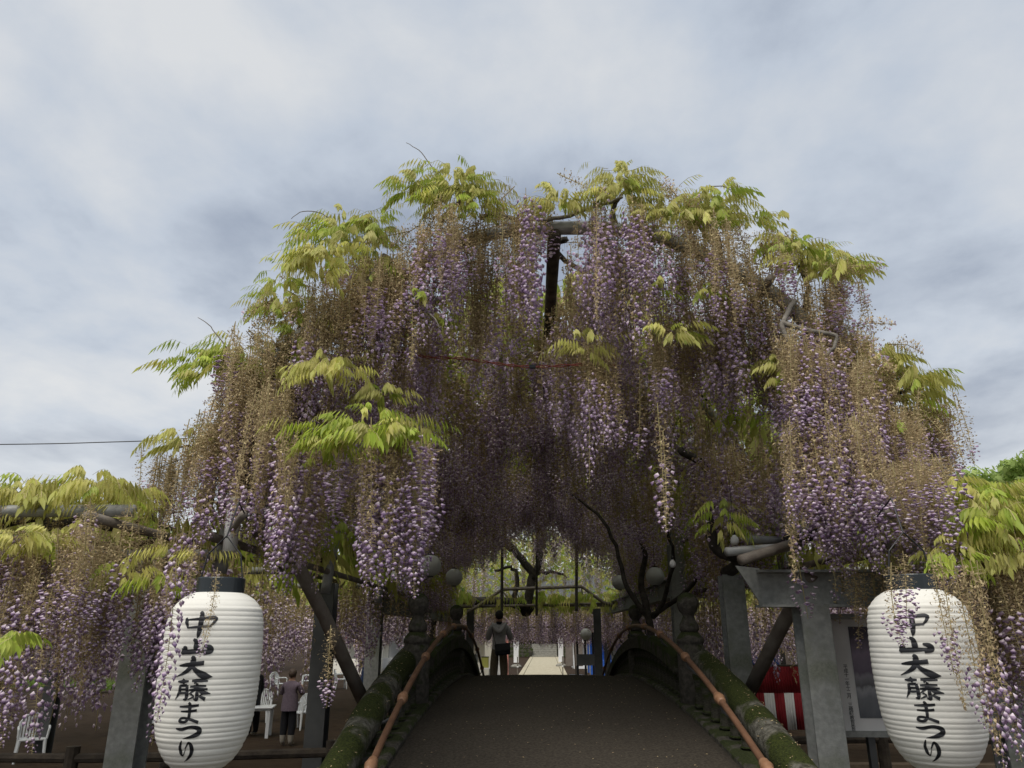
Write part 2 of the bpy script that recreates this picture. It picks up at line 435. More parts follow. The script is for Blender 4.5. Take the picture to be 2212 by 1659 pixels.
    for y in (5.55, 6.75, 8.1, 9.6, 10.9, 12.7, 14.1, 15.6, 17.2):
        d = Vector((0, 0.12, rail_z(y + 0.06) - rail_z(y - 0.06))).normalized()
        c = Vector((s_ * 1.33, y - YC, rail_z(y)))
        nd = MB().tube([c - d * 0.085, c - d * 0.06, c - d * 0.015, c, c + d * 0.015, c + d * 0.06, c + d * 0.085], [0.031, 0.038, 0.038, 0.047, 0.038, 0.038, 0.031], 12)
        nd.build('node', M['bamboonode'], rail, smooth=True)
        bk = MB().tube([c + Vector((0, 0, -0.02)), c + Vector((s_ * 0.02, 0, -0.1)), c + Vector((s_ * 0.1, 0, -0.16)), c + Vector((s_ * 0.16, 0, -0.19))], 0.012, 6)
        bk.build('bracket', M['darksteel'], rail)

# ------------------------------------------------------------------ steel: arch over the bridge, side pergolas
def hsec(mb, p0, p1, wide, w, h, tf=0.022, tw=0.02):
    p0, p1 = Vector(p0), Vector(p1); d = (p1 - p0).normalized(); wide = Vector(wide).normalized(); deep = d.cross(wide).normalized()
    a, b = w / 2, h / 2
    sec = [(-a, -b), (a, -b), (a, -b + tf), (tw / 2, -b + tf), (tw / 2, b - tf), (a, b - tf), (a, b), (-a, b), (-a, b - tf), (-tw / 2, b - tf), (-tw / 2, -b + tf), (-a, -b + tf)]
    v = [p + wide * x + deep * y for p in (p0, p1) for x, y in sec]
    n = 12
    f = [(i, (i + 1) % n, n + (i + 1) % n, n + i) for i in range(n)]
    f += [(0, 11, 2, 1), (3, 2, 11, 10), (10, 9, 4, 3), (9, 8, 5, 4), (8, 7, 6, 5)]
    f += [tuple(n + i for i in reversed(q)) for q in ((0, 11, 2, 1), (3, 2, 11, 10), (10, 9, 4, 3), (9, 8, 5, 4), (8, 7, 6, 5))]
    mb.add(v, f); return mb
def column(parent, x, y, w=0.25, z1=3.15, m_='steel', z0=0.0, name='column'):
    c = MB(); hsec(c, (0, 0, z0), (0, 0, z1), (1, 0, 0), w, w)
    o = c.build(name, M[m_], parent); o.location = (x, y, 0)
    pl = MB().box((0, 0, z0 + 0.015), (w * 1.5, w * 1.5, 0.03)); b = pl.build('base_plate', M[m_], o)
    return o
def pipe(parent, pts, r, m_='pipe', n=12, name='pipe'):
    return MB().tube(pts, r, n).build(name, M[m_], parent, smooth=True)

HOOP = [(-2.72, 2.95), (-2.66, 3.5), (-2.45, 4.75), (-1.45, 5.5), (-0.75, 5.92), (0, 6.02), (0.94, 5.92), (1.81, 5.42), (2.2, 5.0), (2.62, 4.2), (2.76, 3.5), (2.8, 2.95)]
arch = empty('arch_frame', (0, 0, 0))
tag(arch, 'grey steel pipe arch with hoops and ridge pipe carrying wisteria over the bridge', 'arch frame')
hoop_s = smooth_pts([(x, z) for x, z in HOOP], 4)
for k, y in enumerate((6.0, 9.2, 12.4, 15.6, 18.8)):
    pipe(arch, [(x, y, z) for x, z in hoop_s], 0.062, name='hoop')
pipe(arch, [(0.0, 5.95, 5.93), (0.0, 21.5, 5.93)], 0.062, 'timber', name='ridge_pipe')
for x, z in ((-2.45, 4.72), (-1.45, 5.42), (1.81, 5.34), (2.62, 4.12), (-2.7, 3.2), (2.78, 3.2)):
    pipe(arch, [(x, 5.7, z), (x, 21.5, z)], 0.036, 'rustpipe', name='purlin')
pipe(arch, [P(620, 1178, 7.1), P(700, 1330, 7.5), P(792, 1530, 8.0)], 0.066, 'rustpipe', name='brace')
pipe(arch, [P(1752, 1238, 7.0), P(1690, 1350, 7.4), P(1612, 1508, 8.0)], 0.066, 'rustpipe', name='brace')
for px_, sx_ in ((452, -2.68), (2012, 2.78)): pipe(arch, [(sx_, 6.0, 3.24), (P(px_, 1470, 4.5)[0], 4.72, 3.22)], 0.024, 'rustpipe', name='hanger_arm')
pipe(arch, [P(507, 1075, 5.6), P(496, 1192, 5.6)], 0.052, 'whitepipe', name='pipe_end')
pipe(arch, [P(560, 1150, 6.2), P(600, 1165, 7.0), P(720, 1205, 10.0)], 0.058, 'rustpipe', name='purlin')

lp = empty('pergola_frame', (-6, 12, 0)); tag(lp, 'grey steel pergola frame above the white plastic chairs', 'pergola')
rp_ = empty('pergola_frame', (6, 12, 0)); tag(rp_, 'grey steel pergola frame standing around the notice board', 'pergola')
def rel(par, pts): return [Vector(q) - par.location for q in pts]
for (px, py, Y, w) in ((285, 1550, 7.0, 0.25), (690, 1500, 10.6, 0.25), (806, 1420, 14.0, 0.25), (95, 1600, 16.8, 0.26), (330, 1500, 22, 0.25)):
    q = P(px, py, Y); column(lp, q[0] + 6, q[1] - 12, w, m_='steel' if px in (285, 806) else 'darksteel')
for (px, py, Y, w) in ((1592, 1400, 9.2, 0.25), (1770, 1480, 7.0, 0.25), (2168, 1500, 7.4, 0.25), (1462, 1240, 13.5, 0.25), (2190, 1500, 16, 0.25), (1900, 1500, 21, 0.25)):
    q = P(px, py, Y); column(rp_, q[0] - 6, q[1] - 12, w, z1={1462: 4.3, 1770: P(1770, 1306, 7.0)[2], 2168: 2.9}.get(px, 3.15))
def beam(par, p0, p1, wide, w, h, m_='steel'):
    b = MB(); a, c = rel(par, (p0, p1)); hsec(b, a, c, wide, w, h); return b.build('beam', M[m_], par)
zb = P(790, 1292, 13)[2]; xb = P(795, 1292, 13)[0]
beam(lp, (xb, 13.0, zb), (xb, 28.5, zb), (1, 0, 0), 0.25, 0.44)
beam(lp, (-11, 7.0, 2.98), (-3.3, 7.0, 2.98), (0, 1, 0), 0.2, 0.3)
q0 = P(1636, 1272, 7.0)
beam(rp_, (q0[0], 7.0, q0[2]), (7.5, 7.0, q0[2]), (0, 1, 0), 0.24, 0.32)
gs = MB(); c0, c1, c2 = P(1588, 1222, 7.0), P(1640, 1228, 7.0), P(1640, 1300, 7.0)
gs.add([tuple(Vector(c) - rp_.location + Vector((0, dy, 0))) for dy in (-0.012, 0.012) for c in (c0, c1, c2)], [(0, 2, 1), (3, 4, 5), (0, 1, 4, 3), (1, 2, 5, 4), (2, 0, 3, 5)])
gs.build('gusset', M['steel'], rp_)
beam(rp_, (P(1462, 1240, 13.5)[0], 13.5, 3.25), (P(1462, 1240, 13.5)[0], 28, 3.25), (1, 0, 0), 0.22, 0.34)
for y, z, x0, x1 in ((5.2, 3.32, -7.5, -3.05), (5.9, 3.08, -8.0, -2.6), (9.0, 3.2, -11, -2.9), (12.0, 3.2, -12, -2.9), (15.5, 3.2, -12, -2.9), (19.0, 3.2, -12, -2.9)):
    MB().tube(rel(lp, [(x0, y, z), (x1, y, z)]), 0.044, 10).build('pipe', M['pipe'], lp, smooth=True)
    MB().tube(rel(rp_, [(-x0, y + 0.2, z), (-x1 + 0.1, y + 0.2, z)]), 0.044, 10).build('pipe', M['pipe'], rp_, smooth=True)
for x in (-3.2, -4.6, -6.2, -8.0, -10):
    MB().tube(rel(lp, [(x, 4.9, 3.24), (x, 23, 3.24)]), 0.034, 8).build('purlin', M['rustpipe'], lp, smooth=True)
    MB().tube(rel(rp_, [(-x, 5.1, 3.24), (-x, 23, 3.24)]), 0.034, 8).build('purlin', M['rustpipe'], rp_, smooth=True)
# pipes and log that show under the right pergola edge
for a, b, r, mm in (((1570, 1192, 6.6), (1730, 1180, 6.9), 0.04, 'pipe'), ((1600, 1210, 6.5), (1735, 1168, 6.9), 0.045, 'rustpipe'), ((1612, 1165, 7.4), (1700, 1168, 7.5), 0.04, 'pipe')):
    MB().tube(rel(rp_, [P(*a), P(*b)]), r, 10).build('pipe', M[mm], rp_, smooth=True)

# low pergola frames beyond the bridge: trapezoid pipe trusses
fp = empty('pergola_frame', (0.3, 25, 0)); tag(fp, 'low pergola of angled pipe trusses over the path beyond the bridge', 'pergola')
for Y, pl in ((23.5, ((1010, 1322), (1033, 1309), (1085, 1273), (1256, 1267), (1303, 1301), (1330, 1310))), (27.0, ((1000, 1356), (1035, 1353), (1083, 1312), (1257, 1308), (1319, 1351), (1345, 1353)))):
    MB().tube(rel(fp, [P(a, b, Y) for a, b in pl]), 0.05, 8).build('truss_pipe', M['rustpipe'], fp)
    MB().tube(rel(fp, [P(pl[1][0] - 40, pl[1][1] + 2, Y + 0.1), P(pl[4][0] + 40, pl[4][1] + 2, Y + 0.1)]), 0.04, 8).build('tie_pipe', M['rustpipe'], fp)
for a, b in (((1083, 1275), (1115, 1309)), ((1160, 1290), (1185, 1309)), ((1256, 1268), (1262, 1309)), ((1262, 1309), (1300, 1300)), ((1010, 1322), (1035, 1352)), ((1060, 1300), (1090, 1310))):
    MB().tube(rel(fp, [P(*a, 23.8), P(*b, 26.5)]), 0.025, 6).build('strut', M['pipe'], fp)
for px, Y in ((1015, 24), (1292, 24), (1311, 30), (1004, 31), (1325, 38), (1000, 38), (960, 30), (1350, 30)):
    q = PZ(px, 1500, 0); xx = P(px, 1400, Y)[0]
    column(fp, xx - 0.3, Y - 25, 0.22, z1=3.2, m_='darksteel')
for px, y0, y1, Y, r in ((1160, 1040, 1330, 21.5, 0.035), (1085, 1110, 1320, 22.5, 0.045), (1246, 1170, 1320, 23, 0.045)):
    MB().tube(rel(fp, [P(px, y0, Y), P(px - 1, y1, Y)]), r, 8).build('prop_pole', M['bark'], fp)
for y in (24, 27, 30.5, 34, 38, 42):
    MB().tube(rel(fp, [(-9, y, 3.3), (10, y, 3.3)]), 0.04, 8).build('pipe', M['rustpipe'], fp)

# ------------------------------------------------------------------ wisteria: racemes and compound leaves
class Tri:
    def __init__(s): s.v = []; s.f = []; s.m = []
    def pv(s, p): s.v.append((float(p[0]), float(p[1]), float(p[2]))); return len(s.v) - 1
    def tri(s, a, b, c, m_): s.f.append((a, b, c)); s.m.append(m_)
    def arr(s): return np.array(s.v), np.array(s.f), np.array(s.m)
UP = np.array([0, 0, 1.0])
def make_raceme(seed, L, spent, R, n, fs, level):
    r = random.Random(seed); T = Tri()
    sx, sy = r.uniform(-0.05, 0.05) * L, r.uniform(-0.05, 0.05) * L
    def st(t): return np.array([sx * math.sin(2.6 * t), sy * t * t * 1.5, -L * t])
    seg = 5 if level == 0 else 2
    rings = []
    for i in range(seg + 1):
        t = i / seg; p = st(t); rr = (0.0042 if level < 2 else 0.006) * (1 - 0.6 * t)
        rings.append([T.pv(p + rr * np.array([math.cos(a), math.sin(a), 0])) for a in (0, 2.09, 4.19)])
    for i in range(seg):
        for j in range(3):
            a, b, c, d = rings[i][j], rings[i][(j + 1) % 3], rings[i + 1][(j + 1) % 3], rings[i + 1][j]
            T.tri(a, b, c, 0); T.tri(a, c, d, 0)
    for i in range(n):
        t = min(0.995, 0.05 + 0.95 * ((i + r.random()) / n) ** 0.95)
        ang = i * 2.39996 + r.uniform(-0.5, 0.5)
        o = np.array([math.cos(ang), math.sin(ang), 0]); s = np.cross(UP, o)
        rad = R * r.uniform(0.75, 1.1) * (1 - 0.7 * max(0, (t - 0.6) / 0.4) ** 1.3)
        base = st(max(0, t - 0.01)); old = t < spent + r.uniform(-0.07, 0.07)
        if old: rad *= r.uniform(0.5, 1.0)
        tip = base + o * rad + UP * r.uniform(-0.35, 0.2) * rad
        k = 0.0019 if level == 0 else (0.0026 if level == 1 else 0.004)
        if level < 2 or old:
            a = T.pv(base + UP * k); b = T.pv(base - UP * k); c = T.pv(tip)
            T.tri(a, b, c, 1 if old else 0)
        if old:
          for _k in range(2 if level < 2 else 1):
            if r.random() < 0.1: continue
            w = (0.0052 if level == 0 else 0.0066 if level == 1 else 0.013) * r.uniform(0.7, 1.4)
            ln = (0.028 if level < 2 else 0.045) * r.uniform(0.7, 1.3)
            if _k: tip = base + o * rad * r.uniform(0.3, 0.75) + s * r.uniform(-0.4, 0.4) * rad
            dd = (o * r.uniform(-0.6, 0.5) + s * r.uniform(-0.6, 0.6) - UP * r.uniform(0.3, 1.0)); dd /= np.linalg.norm(dd)
            sd = np.cross(dd, o + 0.3 * UP); sd /= (np.linalg.norm(sd) + 1e-6)
            mid = tip + dd * ln * 0.5 + o * w; end = tip + dd * ln - o * ln * r.uniform(0.0, 0.5)
            a = T.pv(tip); b = T.pv(mid + sd * w); c = T.pv(mid - sd * w); d = T.pv(end)
            T.tri(a, c, b, 1); T.tri(b, c, d, 1)
        else:
            bud = 1 - 0.62 * max(0, (t - 0.82) / 0.18)
            z = fs * bud * r.uniform(0.8, 1.2)
            tilt = r.uniform(-0.35, 0.35); s2 = s * math.cos(tilt) + UP * math.sin(tilt); u2 = np.cross(o, s2)
            ap = T.pv(tip + u2 * z * 0.55 - o * z * 0.1); l = T.pv(tip + s2 * z * 0.8 - u2 * z * 0.25 + o * z * 0.15)
            rr = T.pv(tip - s2 * z * 0.8 - u2 * z * 0.25 + o * z * 0.15); fr = T.pv(tip + o * z * 0.95 - u2 * z * 0.05)
            T.tri(ap, l, fr, 2); T.tri(ap, fr, rr, 2)
            if level < 2:
                kk = T.pv(tip + o * z * 0.55 - u2 * z * 1.15); kb = T.pv(tip - u2 * z * 0.2 - o * z * 0.1)
                T.tri(l, kk, fr, 3); T.tri(fr, kk, rr, 3)
                if level == 0: T.tri(kb, rr, kk, 3); T.tri(kb, kk, l, 3)
            else:
                kk = T.pv(tip + o * z * 0.4 - u2 * z * 1.2); T.tri(l, kk, rr, 3)
    return T.arr()
def variants(seed, level, n, fs, R, L):
    out = {'A': [], 'B': [], 'C': []}
    for i in range(5):
        out['A'].append(make_raceme(seed + i, L, 0.05 + 0.05 * i, R * (0.95 + 0.06 * i), n, fs, level))
        out['B'].append(make_raceme(seed + 20 + i, L, 0.5 + 0.085 * i, R, n, fs, level))
        out['C'].append(make_raceme(seed + 40 + i, L, 0.82 + 0.06 * i, R * 0.95, n, fs, level))
    return out
V0 = variants(100, 0, 118, 0.0225, 0.072, 1.0)
V1 = variants(300, 1, 68, 0.0225, 0.07, 1.0)
V2 = variants(500, 2, 38, 0.034, 0.082, 1.0)
HERO = {}
def hero_mesh(kind, i):
    if (kind, i) not in HERO:
        v, f, mi = V0[kind][i]
        o = np_mesh('raceme', v, f, mi, RMATS); me = o.data; bpy.data.objects.remove(o); HERO[(kind, i)] = me
    return HERO[(kind, i)]
def make_leaf(seed, L, npair, ll, limp, arch_=0.5, simple=False):
    r = random.Random(seed); T = Tri()
    def st(t): return np.array([L * t * (1 - 0.12 * t), 0.02 * math.sin(3 * t), L * (arch_ * t - (arch_ + 0.35) * t * t)])
    last = None
    for i in range(0, 5, 2 if simple else 1):
        t = i / 4; p = st(t); a, b = T.pv(p + np.array([0, 0.0022, 0])), T.pv(p - np.array([0, 0.0022, 0]))
        if last: T.tri(last[0], last[1], b, 0); T.tri(last[0], b, a, 0)
        last = (a, b)
    def leaflet(p, d, ln, w):
        d = d / np.linalg.norm(d); s = np.cross(d, np.array([0.7, 0.1, 0.7])); s /= np.linalg.norm(s) + 1e-6; nrm = np.cross(s, d)
        if simple:
            b0 = T.pv(p); l = T.pv(p + d * ln * 0.45 + s * w); rr = T.pv(p + d * ln * 0.45 - s * w); tp = T.pv(p + d * ln - UP * ln * 0.1)
            T.tri(b0, tp, l, 1); T.tri(b0, rr, tp, 1); return
        b0 = T.pv(p); cm = T.pv(p + d * ln * 0.45 - nrm * w * 0.25); tp = T.pv(p + d * ln + nrm * ln * r.uniform(-0.15, 0.05) - UP * ln * 0.1)
        l = T.pv(p + d * ln * 0.38 + s * w); rr = T.pv(p + d * ln * 0.38 - s * w); l2 = T.pv(p + d * ln * 0.72 + s * w * 0.62); r2 = T.pv(p + d * ln * 0.72 - s * w * 0.62)
        for q in ((b0, cm, l), (b0, rr, cm), (cm, l2, l), (cm, rr, r2), (cm, tp, l2), (cm, r2, tp)): T.tri(*q, 1)
    for i in range(npair):
        t = 0.22 + 0.74 * i / (npair - 1); p = st(t)
        sc = 0.8 + 0.35 * math.sin(math.pi * min(1, t * 1.05)) - 0.25 * t
        for sg in (-1, 1):
            lim = limp + r.uniform(-0.15, 0.15)
            d = np.array([0.30 + r.uniform(-0.2, 0.2), sg * (1 - 0.7 * lim), -0.25 - 1.5 * lim])
            leaflet(p, d, ll * sc * r.uniform(0.85, 1.1), ll * 0.145 * sc * r.uniform(0.85, 1.15))
    leaflet(st(1.0), np.array([0.7, 0, -0.7 - limp]), ll * 0.75, ll * 0.15)
    return T.arr()
LEAFV = []          # (arrays, material)
for i in range(5): LEAFV.append((make_leaf(700 + i, 0.19 + 0.024 * i, 6, 0.100 + 0.006 * i, 0.82 + 0.07 * i), 'leafy'))
for i in range(5): LEAFV.append((make_leaf(720 + i, 0.19 + 0.022 * i, 6, 0.098 + 0.006 * i, 0.6 + 0.09 * i), 'leaf'))
LEAFS = [make_leaf(700 + i, 0.19 + 0.024 * i, 6, 0.100 + 0.006 * i, 0.82 + 0.07 * i, simple=True) for i in range(5)] + [make_leaf(720 + i, 0.19 + 0.022 * i, 6, 0.098 + 0.006 * i, 0.6 + 0.09 * i, simple=True) for i in range(5)]
LEAFME = []
for (v, f, mi), mm in LEAFV:
    o = np_mesh('leaf', v, f, mi, [M['stem'], M[mm]]); LEAFME.append(o.data); bpy.data.objects.remove(o)

def join(items):
    """items: (arrays, 3x3, position) -> one vertex/face set"""
    V, F, MI, off = [], [], [], 0
    for (v, f, mi), R3, p in items:
        V.append(v @ R3.T + p); F.append(f + off); MI.append(mi); off += len(v)
    return np.concatenate(V), np.concatenate(F), np.concatenate(MI)
def rotz(a, s=1.0, sz=None):
    c, q = math.cos(a), math.sin(a); sz = s if sz is None else sz
    return np.array([[c * s, -q * s, 0], [q * s, c * s, 0], [0, 0, sz]])

class Vine:
    def __init__(s, name, label, base, seed):
        s.root = empty(name, base); tag(s.root, label, 'wisteria', 'wisteria vines on the pergolas')
        s.base = np.array(base, float); s.rac = []; s.lv = []; s.r = random.Random(seed)
    def raceme(s, p, ln, kind, wid=None, tilt=0.035):
        s.rac.append((np.array(p, float), ln, kind, wid, tilt))
    def leaf(s, p, az, elev=0.0, roll=0.0, sc=1.0, fresh=None):
        i = s.r.randrange(5) + (5 if (s.r.random() < 0.45 if fresh is None else fresh) else 0)
        s.lv.append((np.array(p, float), az, elev, roll, sc, i))
    def clump(s, px, py, Y, n, wpx, hpx, fresh=0.4, sc=1.0, dy=0.35, up=0.15):
        for _ in range(n):
            x = s.r.gauss(0, 0.42) * wpx; y = s.r.gauss(0, 0.4) * hpx
            p = P(px + x, py + y, Y + s.r.uniform(-dy, dy))
            az = math.atan2(s.r.uniform(-0.8, 0.5) - 0.15, x / (wpx + 1e-3) * 2.2 + s.r.uniform(-0.7, 0.7))
            s.leaf(p, az, s.r.uniform(-0.35, 0.35) + up * (1 - abs(x) / (wpx + 1)), s.r.uniform(-0.4, 0.4), sc * s.r.uniform(0.75, 1.2), s.r.random() < fresh)
    def branch(s, pts, r0, r1, m_='bark', name='branch', n=7, sub=4, wob=0.0):
        q = smooth_pts([np.array(a, float) - s.base for a in pts], sub)
        if wob: q = [a + np.array([s.r.gauss(0, wob) for _ in range(3)]) for a in q]
        k = len(q)
        return MB().tube(q, [r0 + (r1 - r0) * i / (k - 1) for i in range(k)], n).build(name, M[m_], s.root, smooth=True)
    def finish(s, nh=295, far=12.0, nl=295):
        r = s.r
        s.rac.sort(key=lambda a: a[0][1])
        for p, ln, kind, wid, tl in s.rac[:nh]:
            o = bpy.data.objects.new('raceme', hero_mesh(kind, r.randrange(5))); COL.objects.link(o); o.parent = s.root
            w = (wid or 1.0) * r.uniform(0.8, 1.2)
            o.location = tuple(p - s.base); o.rotation_euler = (r.gauss(0, tl), r.gauss(0, tl), r.uniform(0, 6.28)); o.scale = (w, w, ln)
        items = []
        for p, ln, kind, wid, tl in s.rac[nh:]:
            vset = V1 if p[1] < far else V2
            w = (wid or 1.0) * r.uniform(0.8, 1.25)
            items.append((vset[kind][r.randrange(5)], np.array(Matrix.Rotation(r.gauss(0, tl), 3, 'X') @ Matrix.Rotation(r.gauss(0, tl), 3, 'Y')) @ rotz(r.uniform(0, 6.28), w, ln), p - s.base))
        if items:
            o = np_mesh('blossoms', *join(items), RMATS, s.root); o['kind'] = 'stuff'
        s.lv.sort(key=lambda a: a[0][1])
        for p, az, el, ro, sc, i in s.lv[:nl]:
            o = bpy.data.objects.new('leaf', LEAFME[i]); COL.objects.link(o); o.parent = s.root
            o.location = tuple(p - s.base); o.rotation_euler = (ro, -el, az); o.scale = (sc, sc, sc)
        items = []
        for p, az, el, ro, sc, i in s.lv[nl:]:
            v, f, mi = LEAFS[i]
            R3 = np.array(Matrix.Rotation(az, 3, 'Z') @ Matrix.Rotation(-el, 3, 'Y') @ Matrix.Rotation(ro, 3, 'X')) * sc
            items.append(((v, f, np.where(mi == 1, 1 if i < 5 else 2, 0)), R3, p - s.base))
        if items:
            o = np_mesh('foliage', *join(items), [M['stem'], M['leafy'], M['leaf']], s.root); o['kind'] = 'stuff'

hp = np.array(hoop_s); seg_l = np.r_[0, np.cumsum(np.linalg.norm(np.diff(hp, axis=0), axis=1))]
def on_hoop(t):
    q = t * seg_l[-1]; return np.array([np.interp(q, seg_l, hp[:, 0]), np.interp(q, seg_l, hp[:, 1])])
def bunch(v, c, n, sp, ln, a, b, dz=0.08, wid=None, skip=None, floor=None):
    k0 = pick(v.r, a, b); L0 = v.r.uniform(*ln)
    for _ in range(n):
        p = np.array([c[0] + v.r.gauss(0, sp), c[1] + v.r.gauss(0, sp * 1.2), c[2] + v.r.uniform(-dz, dz)])
        if skip and skip(p): continue
        L1 = L0 * v.r.uniform(0.62, 1.05)
        if floor and p[2] - L1 < floor:
            L1 = p[2] - floor - v.r.uniform(0, 0.25)
            if L1 < 0.35: continue
        v.raceme(p, L1, k0 if v.r.random() < 0.68 else pick(v.r, a, b), wid)
def pick(r, a, b):
    a *= 0.7; b *= 1.0; u = r.random()
    return 'A' if u < a else ('B' if u < a + b else 'C')

# --- vine on the arch
va = Vine('wisteria_vine', 'purple flowering wisteria covering the tall arch above the bridge', (1.9, 12.5, 0), 11)
r = va.r
near_ridge = lambda p: -0.17 < p[0] < 0.13 and p[1] < 7.3 and p[2] > 5.2
for row, (ya, yb, nb_) in enumerate(((5.55, 6.05, 40), (6.2, 6.9, 36))):   # front curtain along the first hoop, in bunches
    for k in range(nb_):
        t = 0.09 + 0.82 * (k + r.random()) / nb_; x, z = on_hoop(t); side = abs(t - 0.5) * 2
        bunch(va, (x, r.uniform(ya, yb), z + (0.06 if row == 0 else 0.0)), r.randrange(7, 17), r.uniform(0.06, 0.13), (0.6, 1.4) if side < 0.55 else (0.5, 1.15), 0.16, 0.46, skip=near_ridge)
for _ in range(330):                                   # old tangle of spent stalks on top of the hoop
    t = r.uniform(0.07, 0.93); x, z = on_hoop(t)
    if 0.50 < t < 0.565 or (0.72 < t < 0.77 and r.random() < 0.8): continue
    va.raceme((x * 1.02 + r.gauss(0, 0.1), r.uniform(5.6, 6.7), z + r.uniform(0.08, 0.36)), r.uniform(0.25, 0.55), 'C', 1.2, 0.75)
def hang(line, Y0, Y1, n, l0, l1, a, b, jit=18):
    L_ = np.array(line, float); cl = np.r_[0, np.cumsum(np.linalg.norm(np.diff(L_, axis=0), axis=1))]
    for _ in range(max(1, round(n / 9))):
        q = r.random() * cl[-1]; px, py = np.interp(q, cl, L_[:, 0]), np.interp(q, cl, L_[:, 1])
        bunch(va, P(px + r.gauss(0, jit * 0.6), py + r.gauss(0, jit * 0.8), r.uniform(Y0, Y1)), r.randrange(7, 15), r.uniform(0.05, 0.11), (l0, l1), a, b)
hang([(490, 900), (560, 850), (640, 820), (720, 880)], 5.3, 6.6, 75, 0.75, 1.35, 0.25, 0.5)
hang([(640, 940), (740, 955), (830, 950), (905, 955)], 4.9, 5.8, 62, 0.75, 1.15, 0.30, 0.5, 14)
hang([(395, 905), (440, 900), (480, 910)], 5.4, 6.0, 16, 0.6, 1.1, 0.0, 0.5, 8)
hang([(350, 1000), (400, 960), (470, 980)], 5.4, 6.2, 26, 0.5, 0.95, 0.1, 0.4)
hang([(1230, 760), (1320, 745), (1400, 730), (1470, 750)], 5.9, 6.9, 60, 0.85, 1.15, 0.15, 0.6)
hang([(1480, 680), (1560, 640), (1620, 650)], 5.6, 6.8, 55, 0.8, 1.2, 0.2, 0.55)
hang([(1640, 730), (1720, 740), (1790, 770), (1870, 800)], 5.3, 6.6, 120, 0.8, 1.35, 0.22, 0.48)
hang([(1870, 830), (1950, 860), (2010, 900)], 5.2, 6.3, 75, 0.7, 1.1, 0.2, 0.5)
hang([(1985, 850), (2030, 880)], 5.6, 5.9, 7, 0.5, 0.75, 0.0, 0.3, 10)
hang([(1720, 580), (1800, 590), (1870, 610)], 5.6, 6.4, 30, 0.5, 0.85, 0.12, 0.35, 14)
hang([(1740, 900), (1800, 905), (1850, 880)], 4.9, 5.5, 26, 0.75, 1.15, 0.6, 0.4, 14)
hang([(1930, 1000), (2000, 1010), (2040, 1020)], 4.7, 5.4, 34, 0.5, 0.8, 0.35, 0.5, 14)
hang([(1480, 960), (1560, 980), (1640, 1000), (1700, 980)], 6.8, 8.6, 80, 0.7, 1.2, 0.3, 0.5, 20)
hang([(1290, 1030), (1360, 1050), (1440, 1040)], 11.0, 12.5, 50, 0.6, 1.0, 0.35, 0.45, 20)
hang([(1500, 1130), (1570, 1120), (1640, 1150)], 9.0, 12.0, 60, 0.7, 1.1, 0.2, 0.5, 22)
hang([(690, 640), (760, 620), (830, 560)], 5.5, 6.4, 55, 0.7, 1.05, 0.12, 0.33)
for px, py, Y, ln, kd in ((1420, 870, 5.9, 1.08, 'B'), (1432, 930, 5.7, 0.8, 'B'), (1270, 800, 6.0, 0.98, 'A'), (1382, 790, 6.1, 0.82, 'B'), (1330, 800, 6.2, 0.72, 'B'), (1185, 488, 5.85, 0.3, 'A'),
                          (800, 960, 4.9, 1.0, 'A'), (862, 960, 4.9, 1.02, 'A'), (890, 960, 5.0, 1.05, 'B'), (715, 1350, 5.0, 0.5, 'B'), (1440, 720, 6.3, 1.15, 'B')):
    va.raceme(P(px, py, Y), ln, kd)
for _ in range(300):                                   # the tunnel behind, bunch by bunch
    t = r.uniform(0.02, 0.98); x, z = on_hoop(t); y = 6.9 + 14.6 * r.random() ** 1.2
    bunch(va, (x * 0.97, y, z - 0.03), r.randrange(8, 18), r.uniform(0.09, 0.2), (0.7, 1.35), 0.45, 0.5, 0.12, skip=near_ridge, floor=3.5 if y < 13 else (2.95 if abs(x) > 1.9 else 3.9))
for _ in range(95):                                    # inner tiers hanging from branches across the vault
    t = r.uniform(0.2, 0.8); x, z = on_hoop(t); y = 8.8 + 12.5 * r.random()
    bunch(va, (x * 0.85, y, z - r.uniform(0.2, 0.7)), r.randrange(7, 14), 0.15, (0.7, 1.15), 0.5, 0.45, skip=near_ridge, floor=3.7)
